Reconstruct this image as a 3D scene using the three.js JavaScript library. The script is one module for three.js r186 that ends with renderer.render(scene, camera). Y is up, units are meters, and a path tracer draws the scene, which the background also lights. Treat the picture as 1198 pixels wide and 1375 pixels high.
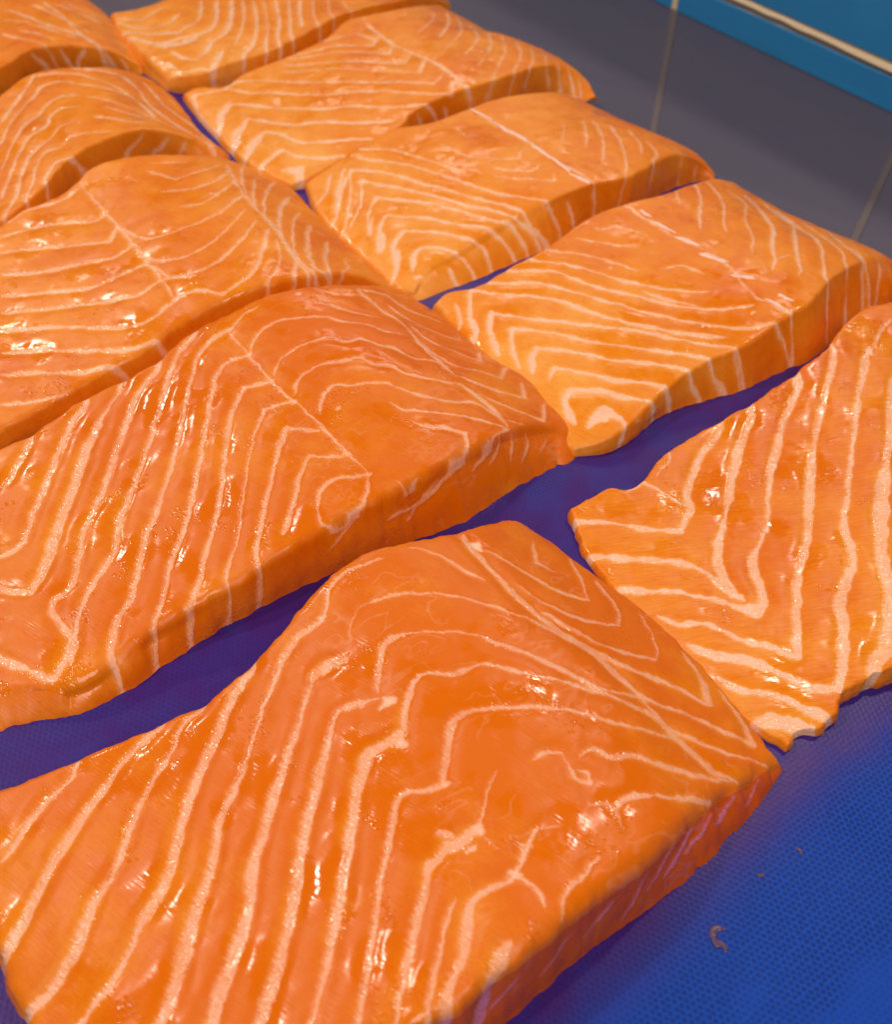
import * as THREE from 'three';
import { RectAreaLightUniformsLib } from 'three/addons/lights/RectAreaLightUniformsLib.js';
import { RoundedBoxGeometry } from 'three/addons/geometries/RoundedBoxGeometry.js';
import { mergeGeometries } from 'three/addons/utils/BufferGeometryUtils.js';

const scene = new THREE.Scene();
const D = Math.PI / 180;

// ---- camera: held about 34 cm above the board, looking down along it
const camera = new THREE.PerspectiveCamera(2 * Math.atan(687.5 / 1418) / D, 893 / 1024, 0.02, 20);
camera.rotation.order = 'YXZ';
camera.position.set(0, 0.34, 0);
camera.rotation.set(-46 * D, 0, 2 * D);
camera.focus = 0.42;
camera.userData.fStop = 11;
scene.add(camera);

// ---- light: ceiling panels of the shop, an added far strip and the pale room around
scene.background = new THREE.Color(0.15, 0.14, 0.135);
RectAreaLightUniformsLib.init();
const renderer = new THREE.WebGLRenderer({ antialias: true });
renderer.toneMapping = THREE.LinearToneMapping;
renderer.toneMappingExposure = 0.83;
renderer.shadowMap.enabled = true;
const PANELS = [
  // place, aim, width, height, strength, colour, label
  [[0.1, 1.55, 0.75], [0, 0, -0.5], 0.8, 0.8, 9, 0xfff3e6, 'large square ceiling lamp tilted towards the fillets from behind the camera'],
  [[-1.08, 1.6, -0.62], [-0.1, 0, -0.25], 0.11, 0.11, 340, 0xffeeda, 'small spot lamp over the left side, the nearer of the two there'],
  [[-1.6, 1.6, -2.0], [-0.15, 0, -0.35], 0.12, 0.12, 280, 0xffeeda, 'small spot lamp over the left side, the farther of the two there'],
  [[0.69, 1.6, -1.28], [0.15, 0, -0.35], 0.1, 0.1, 320, 0xffeeda, 'small spot lamp high over the steel table beyond the fillets'],
  [[0.1, 1.75, -3], [0, 0, -0.5], 1.7, 0.3, 5, 0xfff0e2, 'long added strip light, unseen, far beyond the low blue tiled wall'],  // added only to put a sheen on the rear fillets
];
// ---- shape of a fillet: a surface between four edge curves, rounded at the rim, with cut walls down to the board
function hash2(ix, iy, s) { let h = (ix * 374761393 + iy * 668265263 + s * 974634777) | 0; h = Math.imul(h ^ (h >>> 13), 1274126177); h ^= h >>> 16; return (h >>> 0) / 4294967296; }
function vnoise(x, y, s) {
  const ix = Math.floor(x), iy = Math.floor(y); let fx = x - ix, fy = y - iy; fx = fx * fx * (3 - 2 * fx); fy = fy * fy * (3 - 2 * fy);
  const a = hash2(ix, iy, s), b = hash2(ix + 1, iy, s), c = hash2(ix, iy + 1, s), d = hash2(ix + 1, iy + 1, s);
  return a + (b - a) * fx + (c - a) * fy + (a - b - c + d) * fx * fy;
}
const sn = (x, y, s) => vnoise(x, y, s) * 2 - 1;
const fbm = (x, y, s) => sn(x, y, s) * 0.55 + sn(x * 2.1, y * 2.1, s + 7) * 0.3 + sn(x * 4.3, y * 4.3, s + 13) * 0.15;
function triples(a) { const r = []; for (let i = 0; i < a.length; i += 3) r.push([a[i], a[i + 1], a[i + 2]]); return r; }
function curveOf(a) {                         // arc-length sampler of a smooth curve through [x, height, z] triples
  const c = new THREE.CatmullRomCurve3(triples(a).map((p) => new THREE.Vector3(...p)), false, 'centripetal');
  c.arcLengthDivisions = 400;
  return { at: (u) => c.getPointAt(Math.min(1, Math.max(0, u))), len: c.getLength() };
}
function stops(len, step) {                   // parameters along an edge, closer together at both ends
  const e = [0, 0.35, 0.8, 1.4, 2.2, 3.2], out = e.map((x) => x / len), n = Math.max(4, Math.round((len - 7) / step));
  for (let i = 1; i < n; i++) out.push((3.2 + (len - 6.4) * i / n) / len);
  for (const x of e.slice().reverse()) out.push(1 - x / len);
  return out;
}
// d: far, near, left, right edges (local mm triples), lean: how far the foot of each wall stands out, seed
function filletShape(d, step) {
  const F = curveOf(d.far), N = curveOf(d.near), L = curveOf(d.left), R = curveOf(d.right);
  const S = stops((F.len + N.len) / 2, step), T = stops((L.len + R.len) / 2, step), ns = S.length, nt = T.length;
  const lenS = (F.len + N.len) / 2, lenT = (L.len + R.len) / 2;
  const c00 = F.at(0), c10 = F.at(1), c01 = N.at(0), c11 = N.at(1);
  const pos = [], uv = [], P = [], seed = d.seed;
  const FS = S.map(F.at), NS = S.map(N.at), LT = T.map(L.at), RT = T.map(R.at);
  for (let j = 0; j < nt; j++) for (let i = 0; i < ns; i++) {
    const s = S[i], t = T[j], p = new THREE.Vector3();
    for (const k of ['x', 'y', 'z']) p[k] = (1 - t) * FS[i][k] + t * NS[i][k] + (1 - s) * LT[j][k] + s * RT[j][k] - ((1 - s) * (1 - t) * c00[k] + s * (1 - t) * c10[k] + (1 - s) * t * c01[k] + s * t * c11[k]);
    const ed = Math.min(s * lenS, (1 - s) * lenS, t * lenT, (1 - t) * lenT);
    const far = t * lenT, near = (1 - t) * lenT, e0 = s * lenS, e1 = (1 - s) * lenS;
    let drop = 0;
    for (const [dist, r] of [[far, d.round[0]], [near, d.round[1]], [e0, d.round[2]], [e1, d.round[3]]]) {
      const k = dist === near && d.foot ? d.foot[Math.round(s * (d.foot.length - 1))] / p.y : 0, rr = Math.min(k > 0.5 ? 6 : r, p.y * 0.6);
      if (dist < rr) drop = Math.max(drop, k > 0.5 ? (rr - dist) ** 2 / (2 * rr) * Math.min(1, 0.8 / k) : rr - Math.sqrt(Math.max(0, rr * rr - (rr - dist) ** 2)));
    }
    let hump = 0; for (const [hs, ht, rs, rt, hh] of d.humps || []) hump += hh * Math.exp(-(((s - hs) / rs) ** 2) - ((t - ht) / rt) ** 2);
    const fade = Math.min(1, ed / 8);
    p.y = Math.max(0.8, p.y + hump * Math.min(1, ed / 6) + (fbm(p.x / 26, p.z / 26, seed) * 0.8 * fade + fbm(p.x / 7, p.z / 7, seed + 3) * 0.35 * (0.4 + 0.6 * fade)) * d.rough - drop);
    const rag = Math.max(0, 1 - ed / 5) * d.ragged;   // torn little irregularities of the rim
    p.x += rag * fbm(p.x / 5, p.z / 5, seed + 21); p.z += rag * fbm(p.x / 5 + 40, p.z / 5, seed + 22);
    P.push(p); pos.push(p.x, p.y, p.z); uv.push(p.x, p.z);
  }
  const at = (i, j) => j * ns + i, idx = { flesh: [], near: [], far: [], left: [], right: [] };
  for (let j = 0; j < nt - 1; j++) for (let i = 0; i < ns - 1; i++) { const a = at(i, j), b = at(i + 1, j), c = at(i + 1, j + 1), e = at(i, j + 1); idx.flesh.push(a, e, b, b, e, c); }
  // rim loop: near edge left->right, right edge near->far, far edge right->left, left edge far->near
  const loop = [];
  for (let i = 0; i < ns; i++) loop.push([at(i, nt - 1), 'near', i / (ns - 1)]);
  for (let j = nt - 2; j >= 0; j--) loop.push([at(ns - 1, j), 'right', 1 - j / (nt - 1)]);
  for (let i = ns - 2; i >= 0; i--) loop.push([at(i, 0), 'far', 1 - i / (ns - 1)]);
  for (let j = 1; j < nt - 1; j++) loop.push([at(0, j), 'left', j / (nt - 1)]);
  const m = loop.length, rows = 9, nrm = [], lean = [];
  for (let k = 0; k < m; k++) {                 // outward directions, smoothed round the corners
    let nx = 0, nz = 0, le = 0, w = 0;
    for (let q = -6; q <= 6; q++) {
      const a = P[loop[(k + q + m) % m][0]], b = P[loop[(k + q + 1 + m) % m][0]], l = Math.hypot(b.x - a.x, b.z - a.z) || 1;
      nx += -(b.z - a.z) / l; nz += (b.x - a.x) / l;
      const [, sd, f] = loop[(k + q + m) % m], ft = d.foot;
      le += sd === 'near' && ft ? ft[Math.floor(f * (ft.length - 1))] + (ft[Math.min(ft.length - 1, Math.floor(f * (ft.length - 1)) + 1)] - ft[Math.floor(f * (ft.length - 1))]) * (f * (ft.length - 1) % 1) : d.lean[['far', 'near', 'left', 'right'].indexOf(sd)] * Math.min(1, P[loop[(k + q + m) % m][0]].y / 14); w++;
    }
    const l = Math.hypot(nx, nz) || 1; nrm.push([nx / l, nz / l]); lean.push(le / w);
  }
  let prev = loop.map((q) => q[0]), arc = new Float32Array(m);
  const foot = -0.4;
  for (let v = 1; v <= rows; v++) {
    const cur = [], f = v / rows;
    for (let k = 0; k < m; k++) {
      const p = P[loop[k][0]], [nx, nz] = nrm[k], q = lean[k] * Math.pow(f, lean[k] > p.y * 0.55 ? 0.85 : 1.2) + (d.belly ?? 0.7) * Math.sin(Math.PI * Math.min(1, f * 1.1)) * Math.min(1, p.y / 12);
      const wob = fbm((p.x + p.z * 0.7) / 6, f * 3, seed + 31) * 0.6 * Math.min(1, p.y / 8) * f * d.rough, o = q + wob;
      const x = p.x + nx * o, y = p.y + (foot - p.y) * f, z = p.z + nz * o, b = prev[k] * 3;
      arc[k] += Math.hypot(x - pos[b], y - pos[b + 1], z - pos[b + 2]);
      cur.push(pos.length / 3); pos.push(x, y, z); uv.push(p.x + nx * arc[k], p.z + nz * arc[k]);
    }
    for (let k = 0; k < m; k++) { const k2 = (k + 1) % m, side = loop[k][1] === loop[k2][1] ? loop[k][1] : (loop[k2][1]); idx[side].push(prev[k], cur[k], prev[k2], prev[k2], cur[k], cur[k2]); }
    prev = cur;
  }
  const g = new THREE.BufferGeometry();
  g.setAttribute('position', new THREE.BufferAttribute(new Float32Array(pos), 3));
  g.setIndex([].concat(idx.flesh, idx.near, idx.far, idx.left, idx.right));
  g.computeVertexNormals();
  let u0 = 1e9, u1 = -1e9, v0 = 1e9, v1 = -1e9;
  for (let i = 0; i < uv.length; i += 2) { u0 = Math.min(u0, uv[i]); u1 = Math.max(u1, uv[i]); v0 = Math.min(v0, uv[i + 1]); v1 = Math.max(v1, uv[i + 1]); }
  return { g, uv, idx, box: [u0 - 1, v0 - 1, u1 - u0 + 2, v1 - v0 + 2], rim: loop.map((q, k) => [P[q[0]].x, P[q[0]].z, nrm[k][0], nrm[k][1]]) };
}
const SHAPES = {
  L4: {
    far: [-129.5,4,-72.4,-114.7,7,-68.3,-107.3,9,-65.6,-80.6,11,-61.6,-55.1,13,-58.9,-34.4,16,-56,-19.9,20,-57.7,-4,24,-61.3,9.8,28,-66.2,24.2,31,-71.8,43.1,33,-74.4,57.1,33,-71.6,79.1,30,-67.2,97.9,23,-69.5,111.9,15,-72.7,121.5,7,-71.4],
    near: [-123.6,4,72.2,-101.7,9,77.6,-72.8,15,79,-49.3,21,79.5,-32,26,83.3,-19.2,29,85,1,31,84.1,20.9,31,83.1,35.6,30,81.7,54.5,27,80.9,70.4,24,78,91,18,74.2,106,13,72.8,123.7,8,71.3,131.5,5,71.4],
    left: [-129.5,4,-72.4,-126.2,6,-38.4,-125.5,7,-8.6,-125.3,6,11.3,-124.3,5,40.1,-123.6,4,72.2],
    right: [121.5,7,-71.4,126.8,6,-53.7,130,6,-34.4,135.1,6,-6.7,136.4,6,17.5,135,6,42.9,132.3,6,63.8,131.5,5,71.4],
    lean: [4,7,6,3],
    round: [3,5,4,4],
    ragged: 1.2,
    rough: 1,
    seed: 4,
    humps: [[0.72,0.45,0.16,0.4,4]],
    foot: [7.3,7.3,7.3,7.3,7.3,7.3,7.3,4.5,3.8,3.1,3.9,4.4,7.2,9.2,7.8,5.3,1.9],
    at: [-24.4,-187.3,0.609],
    stripes: [
      { w: 2, p: [-115.6,-39.6,-109.4,-42.5,-97.8,-50.3,-88.6,-54,-82.3,-58.4] },
      { w: 2.6, p: [-125.7,-8.4,-117.5,-14.3,-106.8,-23.7,-98,-30.9,-87.7,-38,-79,-43.8,-66.8,-50.9,-55.2,-55.8,-51.7,-56.8] },
      { w: 2.8, p: [-125.7,10.9,-117.5,9.4,-108.4,5,-97.3,-4.8,-93.2,-9.2,-83.2,-15.7,-73.2,-27.6,-62.6,-37.2,-52.8,-44.1,-43.5,-52.2,-35.5,-55.4] },
      { w: 2.5, p: [-125.7,30.6,-111.3,22.4,-100.4,18.3,-90.5,12.1,-82.7,5.2,-74.1,0,-66.2,-9.5,-59.9,-17.9,-52.3,-25.8,-39.8,-38,-29.7,-47.1,-20.2,-53.9,-15,-55.8] },
      { w: 2.5, p: [-108.7,46.8,-91.5,36.9,-81.4,27.8,-73.1,17.7,-65.9,10.2,-58.4,2.6,-51,-7.5,-43.3,-15.2,-33.6,-23.6,-24,-34.3,-13.2,-43.6,-4.3,-51.6,2.5,-55.6,8.9,-55.8,14.1,-55.5] },
      { w: 3, p: [-93.8,55.2,-79.1,45.4,-71.2,37.5,-62.7,30.5,-53.9,20.3,-49.1,12.5,-42.4,5.5,-36.3,-1.2,-27.7,-9.7,-19,-18.1,-9.9,-27,2.2,-37.9,7.1,-38.6,14.5,-35.2] },
      { w: 3.2, p: [-78.1,64,-67.1,54.2,-57.5,45,-46.2,33.2,-38.4,23.7,-28.4,10,-19.2,1,-8.3,-10.9,1.2,-19.4,8.5,-17.1,14.8,-14.8] },
      { w: 3, p: [-65.2,73.6,-54.9,63.5,-45.6,54,-37.2,44.5,-28.4,34.4,-18.2,21.6,-8.6,9.8,0.1,1.3,5.3,0.9,11.9,2.1,12.4,6] },
      { w: 1.8, p: [-53.6,80.9,-44.5,71.3,-34.3,60.3,-25.4,49.8,-17.6,40.3,-7.8,29.6,0.1,21.3,3.3,20.7,10.7,24.7,15.4,26.5] },
      { w: 2.2, p: [32.3,7.7,25.5,12.9,18.6,20.3,15.4,25.5] },
      { w: 1.8, p: [31.9,31.5,25.3,35.4,20.2,40.3,15.2,44.2] },
      { w: 2.6, p: [14.5,45.2,7.6,44.5,2.6,44.1,-2.1,45.5] },
      { w: 1.4, p: [15.2,47.8,16.4,54.5] },
      { w: 3, p: [3.7,37.7,7.6,42.4] },
      { w: 1.5, p: [37.4,57.7,30.7,55.2,26.2,56.9,20.1,60.9,16.6,62.6] },
      { w: 2.4, p: [-21.1,81.7,-13.6,76.2,-9.9,73.7,-4.1,67.2,1.8,62.8,7.8,62.4,15.2,64.5] },
      { w: 1.4, p: [17,65.1,18.7,71.9,17.6,76.3] },
      { w: 1, p: [43.3,35,48.5,34.7,54.1,37.2,53.5,42,52.6,46.4,55.9,51,57.3,48.1,54.5,44] },
      { w: 1.3, p: [58,42,62.2,40.8,66.7,42.9,67.7,46.1,75.2,48.9,80.8,53.2,85.9,57.9,94,64.4,106.2,70.5] },
      { w: 1, p: [50.1,57.1,55.9,59.3,57.3,62.5,54,69.4] },
      { w: 1.4, p: [57.3,62.5,63.6,61.1,69.9,63.1,76.9,66.9,83.9,70.2,93.1,73] },
      { w: 1, p: [19.1,81.7,21.5,79.3,26.6,76.3,33.2,75,42.4,71.9] },
      { w: 2, p: [-42.4,85.8,-36,77.8,-29.2,70.7,-18.8,60.3,-9.7,52.2,-2.8,45.6,3.6,44.3,13.6,44,16.6,44.6] },
      { w: 1.3, p: [-31.7,86.6,-22.9,76.8,-9.1,63.6,-2.7,58.7] },
      { w: 3.5, p: [-7.2,84.1,-2.3,81.3,3.9,78.5] },
      { w: 1, p: [14.3,-54.1,22.2,-64.6,32.5,-69.8,48,-66.1] },
      { w: 1.2, p: [15,-36,26.8,-51.4,34.9,-50.9,48.5,-44.9,62.5,-33.8,73.3,-21.1,85.3,-4.1,91.3,6.1] },
      { w: 1.3, p: [15.1,-16.8,22,-26.4,28.6,-32.5,37.3,-30.2,46.7,-24.5,55.4,-17.6,63.4,-7,70.9,3.6,78.3,14.9,83.7,23.2,98.3,31.6] },
      { w: 1.3, p: [13.3,3.3,19.2,-4.4,26.6,-11.7,31.8,-13.1,39.4,-7.7,51.6,-4.2,61.4,6,71,14,82.4,24.8,93.9,36.5,97.2,44.9] },
      { w: 1.3, p: [14.5,25.6,22.9,16,28.6,8.6,37.4,8.7,48.6,13.6,58.7,19.8,68.8,26.7,75.3,33.3,87.8,43.1,100.1,51.1] },
      { w: 1.5, p: [83.1,-64.9,82,-57.6,81.7,-43.9,83.2,-17.3,89.2,1.4,93.8,11.6,96.1,29,97.6,46.9,101.1,63.7,108.1,71.2] },
      { w: 1, p: [58.4,-67.1,67.7,-56.5,72.2,-44.9,74.9,-37.4] },
      { w: 1.1, p: [113.5,-55.9,104.3,-41.7,110,-34] },
      { w: 1.1, p: [86.6,-53.7,94.4,-37.6,101.7,-24.1,110.7,-16.9,116.3,-26.1,125.5,-45.1] },
      { w: 1.2, p: [84,-35.2,93.5,-14.1,104.1,-5.7,114.2,-1.2,120.4,-8.9,124.1,-28.3] },
      { w: 1.2, p: [86.2,-16.1,96.3,3.3,108.6,12.9,116.5,18.2,123.6,9.6,130.4,-7.6] },
      { w: 1.3, p: [91,2,101.8,17.7,114,29.9,122.2,41.9,129.2,31.9,132.4,16.1] },
      { w: 1.3, p: [92.8,15.3,98.3,31.6,110.2,43.3,118.1,54.2,125.8,61.9,130.4,51.8,132.7,36.5] },
      { w: 1, p: [96.7,42.9,104.9,53.4,115.2,63.7,125.4,70.8] },
      { w: 0.9, p: [119.5,72.5,107.9,80.2] },
      { w: 0.9, p: [104.7,73.3,91.4,81.3] },
      { w: 0.8, p: [91.5,75.5,76.4,86.6] },
      { w: 0.8, p: [81.9,75.9,65.1,91] },
      { w: 0.8, p: [70.2,78.1,56,93] },
      { w: 0.7, p: [56.7,81.9,45.1,102.2] },
      { w: 0.7, p: [41.6,84.8,28.1,96.1] },
      { w: 0.7, p: [24.7,87.7,10.5,99.6] },
      { w: 0.7, p: [3.5,88.2,-9.3,96.8] }],
    blobs: [[4,85,-57.2],[3,6.8,-38],[3.5,15.6,-11.1],[2.5,12.3,5.3],[2,15.4,25.5],[2.6,16.2,63.1],[2.6,14.9,44.9],[2,14.8,-56.2],[2.5,9.2,48.4],[1.6,52.5,-3.6]],
    res: 0.16,
    step: 1.3,
  },
  L3: {
    far: [-133.3,5,-63.4,-102.6,9,-65.1,-80.5,12,-68.3,-69.9,13,-68.2,-52.5,15,-70.8,-41.8,16,-74.2,-28.5,18,-74,-15.5,20,-72.8,0.7,23,-73.6,25,26,-81.6,40.6,29,-79.3,59.8,31,-79.6,73.8,32,-77.7,90.5,31,-72.9,112.4,26,-68.6,128.9,18,-69.2,143.1,8,-68.8],
    near: [-150.4,3,63.4,-127.9,7,57.3,-102.6,10,70.9,-72.1,14,68.3,-52.8,17,68.4,-36.6,20,69.1,-11.3,25,69.8,11.4,28,70.2,36,30,71.6,66.8,30,71.3,94.5,25,67.3,115.5,18,63.3,133.6,10,64.3,140.6,5,68.8],
    left: [-133.3,5,-63.4,-140.9,6,-26.3,-146.5,6,20.3,-150.4,3,63.4],
    right: [143.1,8,-68.8,149.4,5,-46.3,149.3,5,-23,150.2,5,4.3,153.9,5,23.7,150.8,5,44.8,147.5,5,65.2,140.6,5,68.8],
    lean: [4,7,6,4],
    round: [2.5,5,4,4],
    ragged: 1.2,
    rough: 1,
    seed: 3,
    humps: [[0.72,0.45,0.16,0.4,3]],
    foot: [1.5,9.4,9.2,4.4,6.7,5.4,1.7,0.5,0.5,1.1,2,5.4,9.7,9.3,11.9,13,13],
    at: [-96.9,-342.3,0.66],
    stripes: [
      { w: 2, p: [-91.1,-39.6,-80,-50.9,-67.6,-64.8] },
      { w: 2, p: [-115.9,-6.9,-103.7,-5.6,-95.7,-5.4,-83.8,-19,-70.1,-36.5,-59.8,-48.8,-48.9,-62,-38.1,-69.8] },
      { w: 2.8, p: [-117.2,-3.2,-109.7,10.3,-100.9,20.4,-91,11.4,-76.7,-7.8,-63,-24.1,-50.6,-40.9,-37.2,-55.1,-18.6,-70.6] },
      { w: 2.4, p: [-128.1,26.9,-122,42.2,-114.8,54.1,-109.6,62.7,-104.7,59.8,-97.1,51.4,-96.7,32.7,-84.5,26.3,-73.4,8.2,-59.8,-7.6,-49.7,-18.6,-32.5,-40.6,-16.5,-58.6,-0.8,-68.9] },
      { w: 2.4, p: [-101.8,62.2,-90.6,44.1,-81.3,33.6,-64.9,22.5,-56.8,8.3,-39.6,-9.6,-22.4,-30.3,-7.2,-49.9,11.1,-70.5,24.4,-78.9] },
      { w: 2.2, p: [-87.4,67.3,-77.9,54.1,-70.7,48.8,-52.7,25,-38.9,11.1,-21.1,-10.2,-9.1,-26.6,5.4,-47.7,23.3,-66.6,37.2,-69.2] },
      { w: 2.4, p: [-69.7,66.3,-63.8,61.3,-49.7,43.1,-36.1,29.7,-20,8.9,-4.9,-12.5,9.4,-32.5,23.6,-48.2,34.4,-45.7] },
      { w: 2.6, p: [-53.7,66.6,-51.1,65,-35.8,47.5,-19.7,28.8,-3.3,3.8,8.4,-12.6,23.1,-26.8,34.4,-20.8] },
      { w: 2.6, p: [-35.9,64.7,-22.4,49.5,-9,30.9,8,8.4,22.2,-6.5,35.2,-1.9] },
      { w: 2.2, p: [-22.3,64.9,-8.6,47.2,9.7,25,23.8,10.6,34.3,21.8] },
      { w: 1.8, p: [-8.7,62.4,3.8,50.4,14.9,38.1,22.5,31.7,34.2,42] },
      { w: 1.2, p: [8.7,60.1,15.5,52,22.4,49.9,36.2,57.3] },
      { w: 1.3, p: [35.8,58,27.5,67.7,16.2,70.8,12.5,71.3,6.4,67.9,8.7,60.1] },
      { w: 0.8, p: [36.5,-68,35.7,-44.4,34.4,-20.8,34.7,-1.1,36.3,21.7,36,39.1,36.9,56.3] },
      { w: 1, p: [37.9,-66.8,47.2,-72.2,58.5,-73.5] },
      { w: 1, p: [36.5,-45.8,46.1,-55.6,58.3,-58.5,68.1,-53.6,78.6,-46.4,84.8,-37.8,93.4,-31.1,99.4,-22.5,108.2,-16.1] },
      { w: 1.1, p: [36.8,-22.7,46.5,-31,59.8,-32.7,72.5,-28.4,76.1,-22.1,83.7,-22.1,87.9,-13,94.6,-7.8,98,2.2,106.6,6.7,109.4,13.8] },
      { w: 1.1, p: [36.3,-3.8,46.1,-13.4,56.9,-14.5,61.6,-12.9,68.1,-9.5,73.5,-8.3,76.9,-0.3,83.5,2.9,86.8,12.8,93,18.4,101,25,106.2,28.6,109.4,38.2] },
      { w: 1.2, p: [39.3,13.8,45.5,5.8,52.5,2.3,57,4.1,62.7,8.3,72.9,13.1,76.9,19.8,81,26.3,87.7,32.7,95.9,38.8,104.9,42.4,108,50.2,110.2,55.7] },
      { w: 1.2, p: [67.6,26.3,70.3,33,78.2,39,86.3,44.9,92.9,49.5,100.3,54.9,107.9,62.4,102.1,64.1,93.6,67.1,80.8,74.7] },
      { w: 1.3, p: [69.7,42.5,72.8,48.2,80.6,52.7,85.9,59.3,81,66.9,72.4,70.4,51.8,79.4,34.8,78.9] },
      { w: 0.9, p: [43.3,66.5,44.9,72.5,53,70] },
      { w: 1, p: [87.1,-70.8,94.3,-63.3,109.3,-57.5] },
      { w: 0.9, p: [81,-60.7,88.8,-52.4,95.6,-42.6,104,-35.3] },
      { w: 1.5, p: [109.4,-64,110,-50.3,111.1,-35.8,112.9,-24.6,110.4,-11.6,109.8,0.4,109.4,13.8,108.7,23.6] },
      { w: 1.5, p: [106.3,26.7,109.4,38.2,110.6,46.9,110.2,55.7,108.5,61.7] },
      { w: 1, p: [109.4,-64,122.5,-56.8,126.4,-44.1,135.1,-36.3,140.3,-32.1] },
      { w: 1, p: [116.2,-47.4,119.9,-28.9,128.2,-19,139.5,-14.9,142.6,-22.2] },
      { w: 1.1, p: [117.1,-28.8,117,-11.3,124.6,-1.1,134,8.8,142.2,-2.7] },
      { w: 1.1, p: [111.8,-13.6,112,2.9,115.2,15,124.9,20.2,133.1,26.4,146.5,13.9] },
      { w: 1.1, p: [109.9,22,118.1,30.6,126.6,37.4,135.8,41.2,144.7,29] },
      { w: 1, p: [110.7,36.6,118,46.2,125.7,53.6,133.4,59.2,145.6,44.8] },
      { w: 0.9, p: [110.2,55.7,119.2,61.6] },
      { w: 0.8, p: [109.3,63.6,104.6,74.1] },
      { w: 0.8, p: [118.6,62.4,117,67.6,109.7,76.1] },
      { w: 0.8, p: [101.7,65.1,92.2,73.9] },
      { w: 0.8, p: [130.2,66.1,121.8,72.7] },
      { w: 0.8, p: [22.1,70.2,5.9,78.6] },
      { w: 0.8, p: [63.1,71.2,43,85.3] }],
    blobs: [[2.2,77.9,-69.9],[2.2,38,-68.5],[1.8,36,-44.9],[2,34.4,-20.8],[2,34.9,-1.5],[2.2,36.2,57.3],[1.6,35.1,40],[1.5,47.5,16.4]],
    res: 0.19,
    step: 1.4,
  },
  L2: {
    far: [-103.3,6,-76.2,-65.9,9,-88,-31.9,13,-95.6,-15.8,15,-101,4.7,18,-99.4,18.5,20,-103.2,31.3,23,-109,49.3,26,-104.9,64.7,27,-96.1,84.4,25,-86.9,103,17,-90.3,119.5,7,-93.7],
    near: [-140.5,5,76.1,-98.9,10,69.4,-91.4,11,69.2,-70.3,13,67.8,-48.2,16,66.5,-24.1,20,66.8,-1.8,24,64.3,20,28,63.8,41.3,31,68.6,72.2,30,72.6,97.6,22,76,113.3,12,84.6,124.1,5,93.7],
    left: [-103.3,6,-76.2,-119.8,6,-20.1,-132.4,6,33.7,-140.5,5,76.1],
    right: [119.5,7,-93.7,127.8,5,-75.9,132.6,5,-48.4,129.2,5,-13.8,125.5,5,19.5,121.6,5,55.1,121,5,77.3,124.1,5,93.7],
    lean: [3,6,5,4],
    round: [2.5,4,4,4],
    ragged: 1.2,
    rough: 1,
    seed: 2,
    humps: [[0.7,0.5,0.18,0.4,2]],
    foot: [6.3,3.9,1.4,0.5,1.4,0.5,0.5,0.5,0.5,0.5,0.5,0.5,0.5,0.5,0.5,0.5,0.5],
    at: [-175.3,-477.5,0.69],
    stripes: [
      { w: 1.8, p: [-28,-95.2,-12,-99.1,4.2,-93.3,20.5,-97.2] },
      { w: 2, p: [-36.1,-85.4,-16.4,-78.6,1.4,-66.8,11.5,-58.4,20.1,-61.4] },
      { w: 2, p: [-42.3,-70.8,-24.8,-59.5,-5.3,-42.1,7.3,-32.2,16.7,-41.8] },
      { w: 2.2, p: [-50.1,-51.2,-34.5,-36.5,-11.8,-23.2,2,-14.6,14,-17.6] },
      { w: 2.2, p: [-58.2,-31,-39.3,-15.4,-18.3,-0.3,-4.1,2.3,11.5,5] },
      { w: 2, p: [-63.9,-16.9,-40.4,1.4,-16.5,18.6,-3,26.5,10.4,26,24,37.9] },
      { w: 2.2, p: [-70.1,-1.4,-50.1,14.2,-29.2,35.9,-14.7,49,-0.7,46.6,8.7,45.4] },
      { w: 2, p: [-77.2,16.4,-61.9,26.8,-41.3,48.3,-24.2,63.2,-16.7,64.5] },
      { w: 2.2, p: [-83.5,32.2,-68.9,43.3,-52.4,58.8,-37.7,66.4] },
      { w: 1.8, p: [-92,52.9,-80.4,60.9,-69.3,65.5,-60.1,66.2] },
      { w: 0.9, p: [59.8,-86.7,80.5,-74.8] },
      { w: 0.9, p: [55.1,-82.6,62.5,-58.8,77.5,-59.6,98.4,-67.1] },
      { w: 1, p: [49.2,-52,67.7,-41.5,88.6,-48.9,100.6,-62.1] },
      { w: 1, p: [48.6,-28,59.9,-22.7,82.5,-33.8,95.4,-43.7] },
      { w: 1.1, p: [16.7,-41.8,21.3,-16.5,41.3,-5.8,63.3,-7.8,86.1,-22.4] },
      { w: 1.1, p: [14,-17.6,16.8,9.8,32.2,19.2,53.8,13,78.3,-5.4] },
      { w: 1.1, p: [11.5,5,14.7,26.4,31.9,35.7,55.2,26.5,77.3,9.1] },
      { w: 1.2, p: [8.7,45.4,18.3,47.8,26.4,60.4,44,56.8,65.4,36.1,78,19] },
      { w: 1, p: [47.3,68.9,62,56.6,75.8,31.8] },
      { w: 1, p: [61.5,71.2,72.2,56.9,79,32.5,82.2,19.7] },
      { w: 1, p: [112.4,-70.5,95.5,-38.8,82.2,-4] },
      { w: 1, p: [108.1,-46.5,90.6,-18.5,81.8,0.7] },
      { w: 1, p: [123.8,-50.7,98.6,-19.2,86.4,1.6,79.6,24] },
      { w: 1.1, p: [118.7,-26.8,96.1,1.2,79,32.5,69.7,72.5] },
      { w: 1.1, p: [113.6,-6.4,93.2,19.2,75.3,53.4,73.5,74.5] },
      { w: 1.1, p: [109.3,12.4,91.6,36.9,77.5,67.9,80.4,74.6] },
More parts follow.
